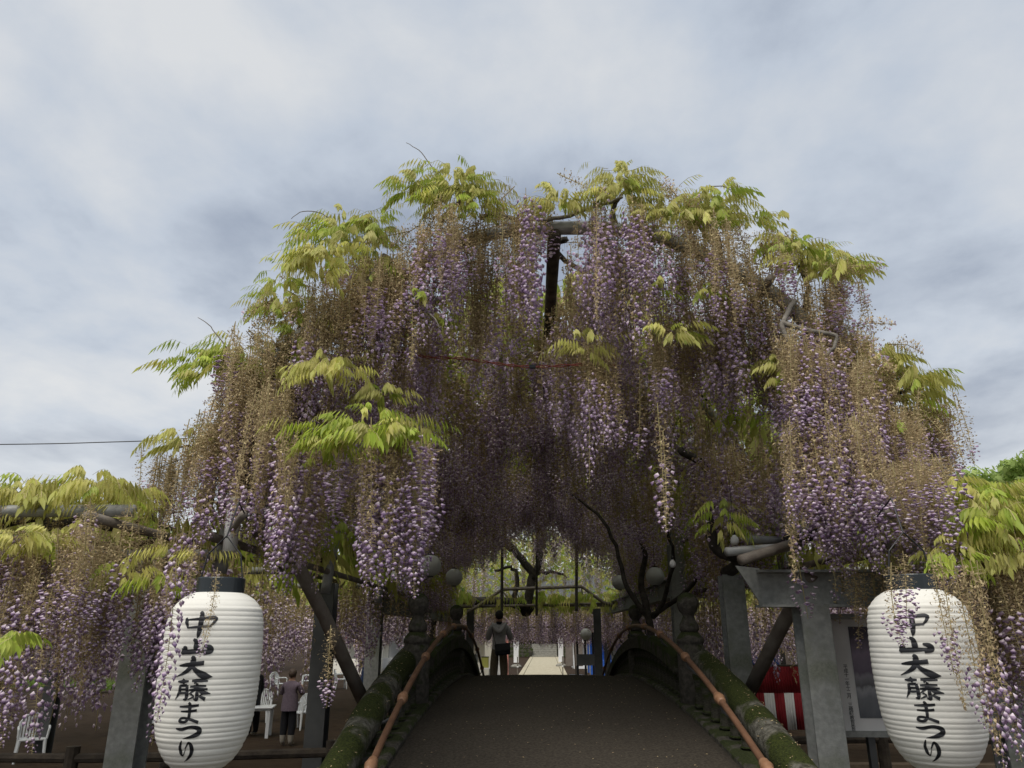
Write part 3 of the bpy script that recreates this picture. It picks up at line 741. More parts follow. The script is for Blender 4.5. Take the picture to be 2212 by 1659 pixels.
for px, py, n, w_, h_, fr in ((985, 400, 26, 95, 30, 0.35), (1010, 440, 12, 90, 25, 0.2), (895, 400, 7, 40, 20, 0.3), (740, 500, 20, 85, 25, 0.55), (700, 550, 14, 60, 25, 0.15), (815, 560, 9, 40, 40, 0.2), (810, 480, 5, 40, 14, 0.9),
                              (605, 645, 15, 60, 30, 0.7), (640, 700, 8, 35, 30, 0.8), (520, 760, 12, 70, 20, 0.5), (455, 800, 17, 90, 25, 0.85), (580, 790, 10, 60, 25, 0.55), (385, 950, 5, 30, 15, 0.2), (480, 940, 6, 40, 15, 0.2),
                              (1340, 405, 22, 80, 25, 0.1), (1210, 440, 10, 60, 14, 0.1), (1450, 455, 18, 90, 22, 0.1), (1540, 460, 14, 70, 25, 0.25), (1560, 420, 5, 30, 18, 0.5), (1620, 475, 4, 30, 8, 0.2),
                              (1710, 540, 14, 60, 25, 0.35), (1780, 565, 12, 70, 22, 0.2), (1835, 575, 6, 40, 12, 0.3), (1930, 820, 18, 75, 28, 0.3), (1990, 812, 7, 45, 12, 0.15), (1940, 890, 9, 50, 35, 0.3), (1900, 770, 8, 40, 20, 0.1),
                              (790, 925, 26, 110, 22, 0.85), (700, 950, 9, 50, 20, 0.8), (890, 930, 6, 40, 14, 0.6), (825, 850, 7, 60, 14, 0.1), (700, 790, 10, 70, 20, 0.05), (940, 690, 4, 20, 22, 0.4), (900, 640, 3, 25, 15, 0.7),
                              (1450, 720, 6, 35, 12, 0.3), (1510, 630, 6, 30, 16, 0.8), (1420, 620, 5, 40, 8, 0.3), (1260, 745, 8, 60, 16, 0.05), (1700, 790, 12, 60, 16, 0.1), (600, 1110, 4, 15, 20, 0.6), (740, 1160, 8, 40, 22, 0.6), (1560, 1120, 6, 40, 20, 0.7)):
    Yc = {790: 4.9, 700: 5.2, 890: 4.9}.get(px, 5.9)
    va.clump(px, py, Yc if py < 960 else 6.8, int(n * (5.0 if py < 600 else 3.4)), w_ * 0.95, h_ * 1.9, fr * 0.95, 0.9)
for _ in range(5200):                                  # leafy top of the tunnel, oversized leaves added to darken the inside
    t = r.uniform(0.03, 0.97); x, z = on_hoop(t); y = 7.6 + 16.2 * r.random()
    va.leaf((x * 1.06, y, z + r.uniform(0.1, 0.4)), r.uniform(0, 6.28), r.uniform(-0.1, 0.3), r.uniform(-0.3, 0.3), r.uniform(1.8, 2.8))
# limbs
va.branch([(1.95, 13.0, -0.05), P(1402, 1340, 13.0), P(1385, 1270, 13), P(1392, 1200, 12.8), P(1375, 1140, 12.5)], 0.075, 0.035, wob=0.012, name='trunk')
va.branch([P(1402, 1335, 13.0), P(1355, 1270, 13), P(1330, 1180, 13.2), P(1290, 1110, 13.5), P(1225, 1060, 14)], 0.05, 0.02, wob=0.012)
va.branch([P(1410, 1335, 13.0), P(1440, 1280, 12.6), P(1455, 1200, 12), P(1440, 1140, 11.5)], 0.045, 0.022, wob=0.012)
va.branch([P(1405, 1330, 13.0), P(1470, 1290, 12.5), P(1520, 1240, 11.5), P(1560, 1230, 10.5)], 0.042, 0.028, wob=0.01)
va.branch([P(1610, 1200, 8.8), P(1550, 1185, 8.8), P(1535, 1120, 8.8), P(1560, 1050, 8.6), P(1500, 990, 8.4), P(1470, 975, 8.3)], 0.085, 0.04, wob=0.012)
va.branch([P(1565, 1240, 9.2), P(1610, 1210, 8.8), P(1690, 1175, 7.6), P(1740, 1160, 6.8), P(1790, 1110, 6.3)], 0.075, 0.05, wob=0.012)
va.branch([P(420, 1195, 6.2), P(440, 1110, 6.1), P(465, 1010, 6.0), P(520, 920, 6.0), P(580, 830, 6.0), P(640, 740, 6.1), P(660, 680, 6.2)], 0.055, 0.035, wob=0.012, name='trunk')
va.branch([P(620, 900, 6.1), P(600, 860, 6.0), P(560, 835, 5.9), P(500, 825, 5.9)], 0.03, 0.012, wob=0.006)
va.branch([P(640, 900, 6.3), P(660, 1000, 6.4), P(640, 1100, 6.6)], 0.05, 0.04, wob=0.01)
va.branch([P(470, 985, 6.0), P(420, 970, 5.8), P(390, 965, 5.7)], 0.02, 0.008, wob=0.006)
va.branch([P(840, 560, 6.0), P(760, 660, 6.05), P(690, 760, 6.1), P(640, 860, 6.1)], 0.06, 0.06, 'greybark', wob=0.01)
va.branch([P(1700, 675, 5.9), P(1715, 650, 5.7), P(1690, 700, 5.5), P(1705, 745, 5.5), P(1725, 780, 5.5)], 0.026, 0.014, 'greybark', sub=3, wob=0.004)
va.branch([P(1692, 698, 5.5), P(1750, 715, 5.4), P(1805, 725, 5.4), P(1800, 750, 5.4), P(1780, 770, 5.4)], 0.022, 0.012, 'greybark', sub=3, wob=0.004)
va.branch([P(1040, 470, 6.0), P(1120, 470, 5.9), P(1180, 475, 5.9), P(1250, 455, 5.9), P(1340, 430, 6.0)], 0.022, 0.016, 'greybark', wob=0.014)
va.branch([P(950, 480, 6.0), P(990, 440, 6.0), P(1000, 400, 6.0)], 0.03, 0.012, wob=0.01)
va.branch([P(1060, 480, 6.1), P(1130, 520, 6.2), P(1180, 550, 6.4)], 0.016, 0.01, wob=0.012)
va.branch([P(1330, 500, 6.0), P(1330, 440, 6.0), P(1370, 400, 6.0)], 0.03, 0.01, wob=0.01)
va.branch([P(1560, 560, 6.0), P(1545, 500, 6.0), P(1500, 460, 6.0)], 0.03, 0.012, wob=0.01)
va.branch([P(1740, 690, 6.0), P(1745, 620, 5.9), P(1720, 560, 5.9)], 0.03, 0.012, wob=0.01)
va.branch([P(1890, 1000, 6.0), P(1900, 900, 5.9), P(1950, 840, 5.8)], 0.04, 0.014, wob=0.01)
va.branch([P(800, 700, 6.0), P(850, 640, 5.9), P(930, 680, 5.6), P(950, 710, 5.5)], 0.012, 0.004, 'greybark')
for pts in (((945, 378), (925, 350), (905, 325), (878, 309)), ((712, 472), (690, 460), (655, 456), (628, 473)), ((490, 752), (470, 725), (450, 700), (428, 686)), ((395, 990), (370, 1000), (335, 1015), (313, 1028)), ((1518, 430), (1530, 405), (1570, 405), (1590, 430), (1597, 480))):
    va.branch([P(a, b, 5.9) for a, b in pts], 0.006, 0.0025, 'twig', 'shoot', 5, wob=0.002)
for k in range(46):                                    # woody mat along the vault
    t0 = r.uniform(0.08, 0.92); y0 = r.uniform(6.2, 19); pts = []
    for j in range(6):
        x, z = on_hoop(min(0.97, max(0.03, t0 + r.gauss(0, 0.05)))); pts.append((x * 1.0, y0 + j * 0.45 + r.uniform(-0.2, 0.2), z + r.uniform(-0.08, 0.12)))
        t0 += r.uniform(-0.06, 0.06)
    va.branch(pts, r.uniform(0.012, 0.035), 0.008, n=5, sub=3, wob=0.012)
va.finish(298, 7.2, 298)

# --- vines on the two flat side pergolas
def side_vine(sgn, label, seed, leaf_clumps):
    v = Vine('wisteria_vine', label, (sgn * 6.0, 12.0, 0), seed); r = v.r
    for k in range(38):                                 # front edge, thick bunches
        x = sgn * (2.75 + 4.2 * (k + r.random()) / 38); y = r.uniform(4.6, 6.0) if abs(x) > 3.0 else r.uniform(5.4, 6.8)
        bunch(v, (x, y, 3.2), r.randrange(6, 13), r.uniform(0.06, 0.13), (0.65, 1.3) if (sgn < 0 or abs(x) > 3.9) else (0.45, 0.75), 0.14, 0.46, 0.15)
    for _ in range(220):
        x = sgn * (2.5 + 11.0 * r.random()); y = 6.0 + 24 * r.random() ** 1.25
        if abs(x) < (2.9 if sgn < 0 else 3.3) and 7.0 < y < 11: continue
        bunch(v, (x, y, 3.2), r.randrange(9, 19), r.uniform(0.12, 0.26), (0.45, 0.75) if (sgn > 0 and y < 8.6 and abs(x) < 5) else (0.85, 1.6), 0.45, 0.45, 0.12)
    for a in leaf_clumps: v.clump(*(a[:3] + (int(a[3] * 2.4),) + a[4:5] + (a[5] * 1.5,) + a[6:7] + ((a[7] if len(a) > 7 else 1.0) * 0.78,)))
    for _ in range(5600):  # leaf roof added wide with oversized leaves to shade the ground below
        x = sgn * (2.9 + 15.0 * r.random()); y = 5.8 + 30.0 * r.random() ** 1.15
        v.leaf((x, y, 3.3 + r.uniform(0, 0.3)), r.uniform(0, 6.28), r.uniform(-0.2, 0.3), r.uniform(-0.4, 0.4), r.uniform(1.8, 2.7))
    for k in range(26):
        x = sgn * r.uniform(2.8, 6.5); y = r.uniform(4.8, 8); pts = []
        for j in range(6): pts.append((x + sgn * j * 0.35, y + r.gauss(0, 0.2), 3.3 + r.gauss(0, 0.07)))
        v.branch(pts, r.uniform(0.012, 0.04), 0.012, n=6, sub=3, wob=0.012)
    v.branch([(sgn * 7.0, 15.0, 0), (sgn * 6.9, 14.9, 1.2), (sgn * 6.6, 14.6, 2.3), (sgn * 6.3, 13.0, 3.2), (sgn * 5.0, 10.0, 3.3)], 0.13, 0.06, wob=0.02, name='trunk')
    return v
vl = side_vine(-1, 'long racemes of wisteria hanging from the flat pergola over the plastic chairs', 31,
               [(40, 1060, 5.4, 24, 90, 18, 0.05, 1.25), (90, 1085, 5.6, 14, 110, 20, 0.05, 1.2), (195, 1050, 5.4, 22, 75, 16, 0.05, 1.25), (250, 1085, 5.5, 12, 70, 18, 0.1, 1.1), (30, 1170, 5.0, 12, 60, 18, 0.05, 1.1), (110, 1160, 5.1, 10, 60, 18, 0.05),
                (290, 1060, 5.6, 6, 40, 14, 0.1), (345, 1250, 4.9, 3, 18, 26, 0.5, 1.1), (380, 1185, 5.0, 3, 60, 10, 0.2), (250, 1230, 5.2, 7, 70, 20, 0.2), (20, 1375, 4.3, 5, 22, 14, 1.0), (440, 1185, 5.3, 3, 40, 10, 0.1)])
# bare-ish loop of log and broken bamboo on top of this pergola
vl.branch([P(0, 1132, 5.6), P(60, 1120, 5.5), P(130, 1135, 5.5), P(200, 1122, 5.6), P(260, 1150, 5.8)], 0.035, 0.03, wob=0.012)
for px, py, ln, kd in ((382, 1205, 0.82, 'A'), (470, 1225, 0.46, 'C'), (372, 1230, 0.25, 'C'), (420, 1170, 0.3, 'B')):
    vl.raceme(P(px, py, 4.05), ln, kd, 0.62)
for px, py in ((30, 1290), (75, 1300), (60, 1330), (90, 1290), (110, 1340), (15, 1320)):
    vl.raceme(P(px, py - 60, 4.9), 0.95, 'A' if px in (75, 60) else 'B', 0.85)
vl.finish(298, 6.6, 298)
vr = side_vine(1, 'wisteria spilling over the flat pergola beside the notice board', 47,
               [(2120, 1080, 5.2, 30, 70, 26, 0.35, 1.3), (2160, 1130, 5.0, 26, 60, 40, 0.3, 1.3), (2090, 1170, 5.0, 14, 45, 30, 0.5, 1.2), (2060, 1210, 4.8, 8, 24, 22, 0.9, 1.1), (2190, 1060, 5.6, 14, 40, 12, 0.7, 1.2), (2050, 1040, 5.3, 8, 40, 14, 0.2, 1.1), (2190, 1200, 4.8, 8, 30, 20, 0.2, 1.1)])
for _ in range(46):
    vr.raceme(P(vr.r.uniform(2030, 2260), vr.r.uniform(1120, 1200), vr.r.uniform(4.7, 5.4)), vr.r.uniform(0.7, 1.2), pick(vr.r, 0.1, 0.45))
for px, py, ln, kd in ((1950, 1190, 0.4, 'B'), (2010, 1195, 0.6, 'B'), (2030, 1200, 0.75, 'C'), (2060, 1215, 0.8, 'B'), (1925, 1215, 0.42, 'B'), (2075, 1200, 0.95, 'C'), (2095, 1210, 0.95, 'B'), (2110, 1210, 1.0, 'B')):
    vr.raceme(P(px, py, 4.05), ln, kd, 0.8)
vr.finish(298, 6.6, 298)

# --- vine beyond the bridge: leafy mound over the low trusses, flowers under it
vf = Vine('wisteria_vine', 'leafy yellow-green wisteria with a dark twisted trunk beyond the bridge', (0.0, 24.0, 0), 61)
r = vf.r
for _ in range(1500):
    x = r.uniform(-8, 9); y = r.uniform(23.6, 44)
    vf.raceme((x, y, 3.3 + r.uniform(-0.15, 0.1)), r.uniform(0.75, 1.2), pick(r, 0.5, 0.38), 1.2)
for _ in range(700):
    vf.raceme((r.uniform(-4.5, 5), r.uniform(26.5, 30), 3.3 + r.uniform(-0.15, 0.1)), r.uniform(0.85, 1.3), pick(r, 0.5, 0.38), 1.2)
for _ in range(4400):  # dense leaf roof added so that it stays dark beneath
    vf.leaf((r.uniform(-11, 12), r.uniform(23.0, 44.5), 3.4 + r.uniform(0, 0.25)), r.uniform(0, 6.28), r.uniform(-0.2, 0.3), r.uniform(-0.4, 0.4), r.uniform(1.9, 2.9))
for _ in range(420):
    vf.raceme((r.uniform(-5, 5.5), r.uniform(23.5, 26), r.uniform(4.0, 6.2)), r.uniform(0.6, 1.0), pick(r, 0.25, 0.5), 0.9)
for _ in range(3600):
    a = r.uniform(-7.0, 7.5); b = r.random() ** 0.7; y = 25.0 + 9 * r.random()
    z = 3.4 + 3.6 * b * (1 - (a / 9.0) ** 2) * (0.55 + 0.45 * (y - 25) / 9)
    vf.leaf((a, y, z), r.uniform(0, 6.28), r.uniform(-0.2, 0.4), r.uniform(-0.4, 0.4), r.uniform(0.9, 1.5))
vf.branch([(-0.4, 24.2, 3.1), P(1140, 1300, 24), P(1148, 1240, 24), P(1120, 1200, 24), P(1098, 1180, 24), P(1060, 1182, 24)], 0.17, 0.08, wob=0.03, name='trunk')
vf.branch([P(1130, 1320, 24), P(1110, 1300, 24), P(1118, 1250, 24), P(1100, 1225, 24), P(1070, 1230, 24)], 0.10, 0.04, wob=0.03)
vf.branch([P(1148, 1250, 24), P(1165, 1215, 24), P(1162, 1180, 24), P(1172, 1150, 24), P(1155, 1130, 24)], 0.12, 0.05, wob=0.03)
vf.branch([P(1112, 1190, 24), P(1090, 1155, 24), P(1100, 1130, 24)], 0.1, 0.04, wob=0.03)
vf.branch([P(1150, 1240, 24), P(1190, 1235, 24.5), P(1225, 1245, 25)], 0.08, 0.03, wob=0.03)
vf.branch([P(1135, 1306, 24), (-0.9, 24.0, 3.38), (-2.2, 24.1, 3.42), (-3.25, 24.3, 3.2), (-3.45, 24.5, 1.8), (-3.5, 24.5, -0.05)], 0.13, 0.2, wob=0.02, name='trunk')
vf.finish(250, 1.0, 295)

# ------------------------------------------------------------------ big paper lanterns with brush lettering
LPROF = [(0, .46), (.02, .62), (.05, .76), (.10, .90), (.18, .965), (.3, .99), (.45, 1.0), (.6, .985), (.72, .95), (.82, .88), (.90, .76), (.95, .64), (.985, .5), (1.0, .42)]
LR, LH, NRIB = 0.272, 0.94, 33
lt, lr_ = zip(*LPROF)
def lant_r(z):                                           # z measured up from the lantern's bottom
    t = min(1, max(0, 1 - z / LH))
    return LR * float(np.interp(t, lt, lr_)) + 0.0034 * abs(math.sin(math.pi * (NRIB * t + 0.28 * math.sin(9 * t) + 0.16 * math.sin(31 * t + 1)))) ** 0.6
CHARS = {
 'naka': [[(.03, .20, .04), (.06, .36, .085), (.14, .64, .04)], [(.06, .30, .03), (.5, .245, .055), (.88, .19, .075), (1.02, .24, .04)], [(.99, .22, .075), (.90, .44, .055), (.80, .60, .03)], [(.13, .64, .03), (.45, .605, .05), (.84, .57, .04)], [(.46, -.06, .05), (.52, .06, .10), (.53, .5, .105), (.51, .9, .085), (.48, 1.1, .01)]],
 'yama': [[(.38, .0, .05), (.47, .15, .10), (.5, .5, .12), (.48, .74, .09)], [(.06, .80, .08), (.4, .74, .10), (.85, .70, .05)], [(.10, .42, .03), (.13, .6, .14), (.05, .88, .06)], [(.72, .38, .04), (.88, .48, .11), (.92, .68, .13), (.74, .88, .04)]],
 'dai': [[(.05, .44, .03), (.3, .39, .08), (.78, .30, .09)], [(.4, .0, .05), (.46, .12, .11), (.44, .4, .11), (.3, .7, .08), (-.02, .98, .01)], [(.44, .42, .05), (.6, .70, .10), (.84, .92, .14), (1.06, .97, .01)]],
 'fuji': [[(.04, .12, .03), (.2, .12, .07), (.4, .10, .04)], [(.2, .0, .05), (.25, .12, .06), (.24, .24, .03)], [(.5, .08, .05), (.75, .07, .07), (.98, .09, .03)], [(.62, .0, .05), (.63, .1, .06), (.58, .22, .03)],
          [(.13, .30, .05), (.13, .6, .07), (.01, .98, .01)], [(.13, .32, .05), (.36, .30, .06)], [(.36, .29, .06), (.38, .6, .075), (.37, .92, .07), (.28, .96, .02)], [(.16, .49, .045), (.34, .48, .045)], [(.15, .66, .045), (.34, .65, .045)],
          [(.46, .36, .04), (.7, .34, .06), (.95, .33, .04)], [(.44, .52, .04), (.7, .49, .06), (1.0, .48, .04)], [(.68, .2, .05), (.64, .45, .07), (.42, .74, .01)], [(.7, .46, .05), (.86, .62, .09), (1.1, .70, .02)],
          [(.69, .56, .06), (.70, .8, .08), (.69, .97, .07), (.6, .93, .02)], [(.5, .70, .05), (.6, .79, .02)], [(.43, .97, .02), (.62, .82, .05)], [(.92, .66, .05), (.78, .79, .02)], [(.76, .80, .04), (.96, .96, .08)]],
 'ma': [[(.08, .21, .04), (.5, .19, .08), (.9, .14, .07)], [(.16, .43, .04), (.5, .43, .07), (.84, .38, .07)], [(.47, .0, .05), (.53, .12, .10), (.54, .4, .09), (.52, .75, .08), (.36, .94, .08), (.14, .90, .08), (.22, .76, .07), (.5, .78, .07), (.95, .96, .09)]],
 'tsu': [[(.02, .26, .04), (.28, .30, .08), (.65, .13, .08), (.95, .28, .12), (.96, .6, .13), (.7, .86, .09), (.33, 1.02, .01)]],
 'ri': [[(.22, .0, .04), (.09, .32, .12), (.12, .60, .14), (.26, .74, .05), (.42, .44, .03)], [(.40, .42, .04), (.62, .12, .09), (.8, .34, .16), (.78, .65, .15), (.55, .90, .08), (.26, 1.06, .01)]]}
LAYOUT = [('naka', .455, .63, .29), ('yama', .655, .78, .28), ('dai', .785, .94, .29), ('fuji', .95, 1.105, .27), ('ma', 1.12, 1.27, .20), ('tsu', 1.285, 1.38, .22), ('ri', 1.395, 1.545, .16)]
def make_lantern(base, ang0, label, lean=0.0):
    o = empty('paper_lantern', base); tag(o, label, 'lantern', 'big festival lanterns')
    prof = [(lant_r(LH * i / 252), LH * i / 252) for i in range(253)]
    MB().lathe(prof, 64, cap=False).build('shade', M['paper'], o, smooth=True)
    MB().lathe([(0.119, -0.055), (0.125, -0.05), (0.125, 0.01), (0.119, 0.012)], 40).build('bottom_ring', M['lacquer'], o, smooth=False)
    ring = MB().lathe([(0.132, LH - 0.012), (0.136, LH - 0.006), (0.136, LH + 0.076), (0.132, LH + 0.082), (0.122, LH + 0.082), (0.122, LH)], 40, cap=False).build('top_ring', M['lacquer'], o)
    MB().tube([(-0.128, 0, LH + 0.06), (-0.10, 0, LH + 0.22), (0, 0, LH + 0.33), (0.10, 0, LH + 0.22), (0.128, 0, LH + 0.06)], 0.005, 6).build('hanger', M['blackcable'], ring)
    MB().tube([(0, 0, LH + 0.32), (0.01, 0.1, LH + 0.55), (0.0, 0.3, 3.2 - base[2])], 0.005, 6).build('cord', M['blackcable'], o)
    zt = lambda q: LH * (1 - (q - .275) / (1.650 - .275))
    for key, y0, y1, wd in LAYOUT:
        za, zb_ = zt(y0), zt(y1); H = za - zb_; b = MB()
        for st in CHARS[key]:
            pts = smooth_pts(st, 12); k = len(pts); v_ = []; W = 5
            for i in range(k):
                a_, c_ = pts[max(0, i - 1)], pts[min(k - 1, i + 1)]
                dx, dz = (c_[0] - a_[0]) * wd, -(c_[1] - a_[1]) * H; l_ = math.hypot(dx, dz) or 1
                nxn, nzn = -dz / l_, dx / l_
                hw = max(0.0012, pts[i][2] * 0.5 * wd * 0.62 * 1.45)
                for j in range(W):
                    q = (j / (W - 1) * 2 - 1) * hw
                    sx = (pts[i][0] - 0.5) * wd * 0.62 + nxn * q; z = za - pts[i][1] * H + nzn * q
                    rr = lant_r(z) + 0.0022; an = ang0 + sx / LR
                    v_.append((rr * math.sin(an), -rr * math.cos(an), z))
            f_ = [(i * W + j, i * W + j + 1, (i + 1) * W + j + 1, (i + 1) * W + j) for i in range(k - 1) for j in range(W - 1)]
            b.add(v_, f_)
        b.build('lettering', M['ink'], o)
    return o
qa, qb = P(452, 1470, 4.5), P(2012, 1470, 4.5)
make_lantern((qa[0] + 0.0, 4.5, 1.785), 0.07, 'white paper lantern with black brush lettering hanging near the plastic chairs')
make_lantern((qb[0] - 0.02, 4.5, 1.795), -0.12 - 0.46, 'white paper lantern with black brush lettering hanging before the notice board')

# ------------------------------------------------------------------ round paper globes, bulbs, cables
def globe(p, r_, label, top):
    o = empty('globe_lantern', p); tag(o, label, 'lantern', 'round paper lanterns')
    prof = []
    for i in range(41):
        a = math.pi * (0.06 + 0.88 * i / 40); prof.append((r_ * math.sin(a) * (1 + 0.01 * abs(math.sin(i * math.pi / 2))), -r_ * math.cos(a)))
    MB().lathe(prof, 32).build('shade', M['globepaper'], o, smooth=True)
    for z in (-r_ * 0.98, r_ * 0.98): MB().lathe([(r_ * 0.3, z - 0.012), (r_ * 0.3, z + 0.012)], 20).build('ring', M['black'], o)
    MB().tube([(0, 0, r_), (0, 0, top - p[2])], 0.004, 5).build('cord', M['blackcable'], o)
for px, py, Y, r_, lab, top in ((930, 1222, 12.0, 0.17, 'round white paper lantern above the near stone post, beside small bulb', 4.3), (981, 1247, 15.2, 0.17, 'round white paper lantern above the far post on the chair side', 4.4),
                           (1415, 1245, 14.3, 0.17, 'round white paper lantern among the dark forked wisteria limbs', 4.5), (1338, 1258, 19.0, 0.18, 'round white paper lantern half behind the thin wisteria limb', 4.4), (1266, 1370, 25.5, 0.185, 'dim round lantern hanging over the black sign stand', 3.25)):
    globe(P(px, py, Y), r_, lab, top)
def bulb(p, label, top):
    o = empty('light_bulb', p); tag(o, label, 'light bulb', 'small clear bulbs')
    MB().lathe([(0.004, -0.045), (0.022, -0.04), (0.036, -0.022), (0.039, 0.0), (0.032, 0.022), (0.018, 0.04), (0.014, 0.05)], 16).build('glass_bulb', M['whitepipe'], o, smooth=True)
    MB().lathe([(0.016, 0.048), (0.017, 0.085), (0.006, 0.095)], 12).build('socket', M['black'], o, smooth=True)
    MB().tube([(0, 0, 0.09), (0, 0, top - p[2])], 0.003, 5).build('cord', M['blackcable'], o)
bulb(P(851, 1243, 8.5), 'small white bulb hanging above the grey steel beam', 3.6)
bulb(P(1587, 1167, 7.0), 'small white bulb hanging beside the thick wisteria limb', 3.9)
bulb(P(1453, 1218, 9.0), 'small white bulb hanging before the pale upright column', 3.9)
cab = empty('cable_string', P(1000, 780, 6.3)); tag(cab, 'twisted red cable with black clips strung across the arch', 'cable')
cp = [(745, 745), (800, 750), (850, 757), (905, 768), (930, 772), (1000, 775), (1070, 785), (1120, 791), (1180, 792), (1250, 788), (1330, 790)]
cps = smooth_pts([np.array(P(a, b, 6.25)) - np.array(cab.location) for a, b in cp], 6)
for ph in (0, math.pi):
    MB().tube([q + np.array([0, 0.007 * math.cos(i * 0.9 + ph), 0.010 * math.sin(i * 0.9 + ph)]) for i, q in enumerate(cps)], 0.0055, 6).build('wire', M['cable'], cab)
for a, b in ((805, 751), (842, 756), (1150, 792)):
    MB().box(np.array(P(a, b, 6.25)) - np.array(cab.location), (0.055, 0.03, 0.03)).build('clip', M['black'], cab)
pl = MB().tube(smooth_pts([np.array(P(-300, 962, 30)), np.array(P(0, 960, 30)), np.array(P(200, 956, 30.5)), np.array(P(420, 945, 31)), np.array(P(700, 905, 32))], 6), 0.022, 6).build('power_line', M['blackcable'])
tag(pl, 'thin dark overhead power line crossing the sky behind the arch', 'cable')

# ------------------------------------------------------------------ low log fences
def fence(pts, label, group='log fences'):
    o = empty('log_fence', (pts[0][0], pts[0][1], 0)); tag(o, label, 'fence', group); b = Vector(o.location)
    for i, q in enumerate(pts):
        p_ = MB().tube([Vector((q[0], q[1], -0.05)) - b, Vector((q[0], q[1], q[2] + 0.12)) - b], 0.075, 10).build('post', M['timber'], o)
        if i:
            a = pts[i - 1]
            for dz in (0.0, -0.42): MB().tube([Vector((a[0], a[1], a[2] + dz)) - b, Vector((q[0], q[1], q[2] + dz)) - b], 0.05, 8).build('rail', M['timber'], o)
def fpt(px, py, Y): q = P(px, py, Y); return (q[0], q[1], q[2])
fence([(-8.5, 9.2, 1.16), fpt(155, 1638, 9.0), fpt(420, 1634, 9.0), fpt(718, 1625, 9.0)], 'low dark log fence in front of the bare earth and plastic chairs')
fence([fpt(1640, 1600, 11), fpt(1692, 1600, 11.0), fpt(1905, 1596, 11.0), fpt(2200, 1600, 11)], 'low dark log fence below the red and white curtain')

# ------------------------------------------------------------------ plastic garden furniture
def make_chair():
    o = empty('plastic_chair'); tag(o, 'white plastic garden chair', 'chair')
    MB().box((0, 0, 0.42), (0.48, 0.46, 0.035), taper=1.0).build('seat', M['plastic'], o, bevel=0.012)
    bk = MB()
    for i in range(9):
        x = -0.22 + i * 0.055; top = 0.86 - 0.10 * (x / 0.22) ** 2
        bk.add([(x - 0.018, 0.215, 0.43), (x + 0.018, 0.215, 0.43), (x + 0.018, 0.235, 0.43), (x - 0.018, 0.235, 0.43), (x - 0.018, 0.30, top), (x + 0.018, 0.30, top), (x + 0.018, 0.32, top), (x - 0.018, 0.32, top)],
               [(3, 2, 1, 0), (4, 5, 6, 7), (0, 1, 5, 4), (1, 2, 6, 5), (2, 3, 7, 6), (3, 0, 4, 7)])
    bk.build('backrest', M['plastic'], o)
    MB().tube([(-0.25, 0.22, 0.44), (-0.25, 0.30, 0.72), (-0.15, 0.315, 0.85), (0, 0.32, 0.88), (0.15, 0.315, 0.85), (0.25, 0.30, 0.72), (0.25, 0.22, 0.44)], 0.022, 8).build('back_frame', M['plastic'], o)
    for s_ in (-1, 1):
        MB().tube([(s_ * 0.25, -0.20, 0.43), (s_ * 0.27, -0.19, 0.62), (s_ * 0.275, -0.10, 0.655), (s_ * 0.27, 0.12, 0.65), (s_ * 0.25, 0.27, 0.64)], 0.022, 8).build('armrest', M['plastic'], o)
        for y0, y1 in ((-0.20, -0.25), (0.20, 0.27)):
            MB().tube([(s_ * 0.225, y0, 0.42), (s_ * 0.255, y1, 0.0)], [0.034, 0.024], 8).build('leg', M['plastic'], o)
    return o
def make_table():
    o = empty('plastic_table'); tag(o, 'white plastic garden table', 'table')
    MB().box((0, 0, 0.70), (0.95, 0.8, 0.035)).build('tabletop', M['plastic'], o, bevel=0.012)
    MB().box((0, 0, 0.655), (0.8, 0.66, 0.055)).build('apron', M['plastic'], o)
    for a in (-1, 1):
        for b in (-1, 1): MB().box((a * 0.38, b * 0.31, 0.35), (0.075, 0.075, 0.70), taper=1.15).build('leg', M['plastic'], o)
    return o
ch0, tb0 = make_chair(), make_table()
def put(o, p, rz, label, group):
    o.location = (p[0], p[1], 0); o.rotation_euler = (0, 0, rz); o['label'] = label; o['group'] = group
spots = [((60, 1645), 0.6, 'white plastic chair with its armrest toward the log fence, alone on the earth'), ((335, 1600), 2.2, 'white plastic chair just behind the thick steel column'), ((560, 1560), 0.1, 'white plastic chair with rounded slotted back behind the white table'),
         ((645, 1575), -0.4, 'white plastic chair beside the person in mauve jacket'), ((600, 1500), 1.1, 'white plastic chair farther back, turned sideways behind the mauve person'), ((662, 1492), -1.2, 'white plastic chair farther back near the dark column'),
         ((700, 1490), 0.5, 'white plastic chair half behind the dark column'), ((735, 1488), 2.0, 'white plastic chair behind the slanting brace'), ((340, 1560), -0.6, 'white plastic chair behind the lantern by a second table')]
for i, (pp, rz, lb) in enumerate(spots):
    c = ch0 if i == 0 else copy_tree(ch0)
    put(c, PZ(*pp, 0), rz, lb, 'white plastic chairs')
for i, (pp, rz, lb) in enumerate((((545, 1592), 0.2, 'white plastic table beside the person in mauve jacket'), ((320, 1570), 0.5, 'white plastic table behind the thick steel column'))):
    c = tb0 if i == 0 else copy_tree(tb0)
    put(c, PZ(*pp, 0), rz, lb, 'white plastic tables')
bx = empty('wooden_crate', PZ(432, 1560, 0)); tag(bx, 'brown wooden crate standing on the earth bank behind the fence', 'crate')
MB().box((0, 0, 0.32), (0.75, 0.5, 0.64)).build('box', M['plank'], bx, bevel=0.01)
for z in (0.1, 0.32, 0.54): MB().box((0, -0.258, z), (0.78, 0.02, 0.16)).build('plank', M['plank'], bx)
pb = empty('planter_bed', PZ(60, 1500, 0)); tag(pb, 'low green planted bed edged with timber behind the lone chair', 'planter')
MB().box((0, 0, 0.14), (6.0, 0.16, 0.28)).build('edging', M['timber'], pb)
rr = random.Random(9); T_ = Tri()
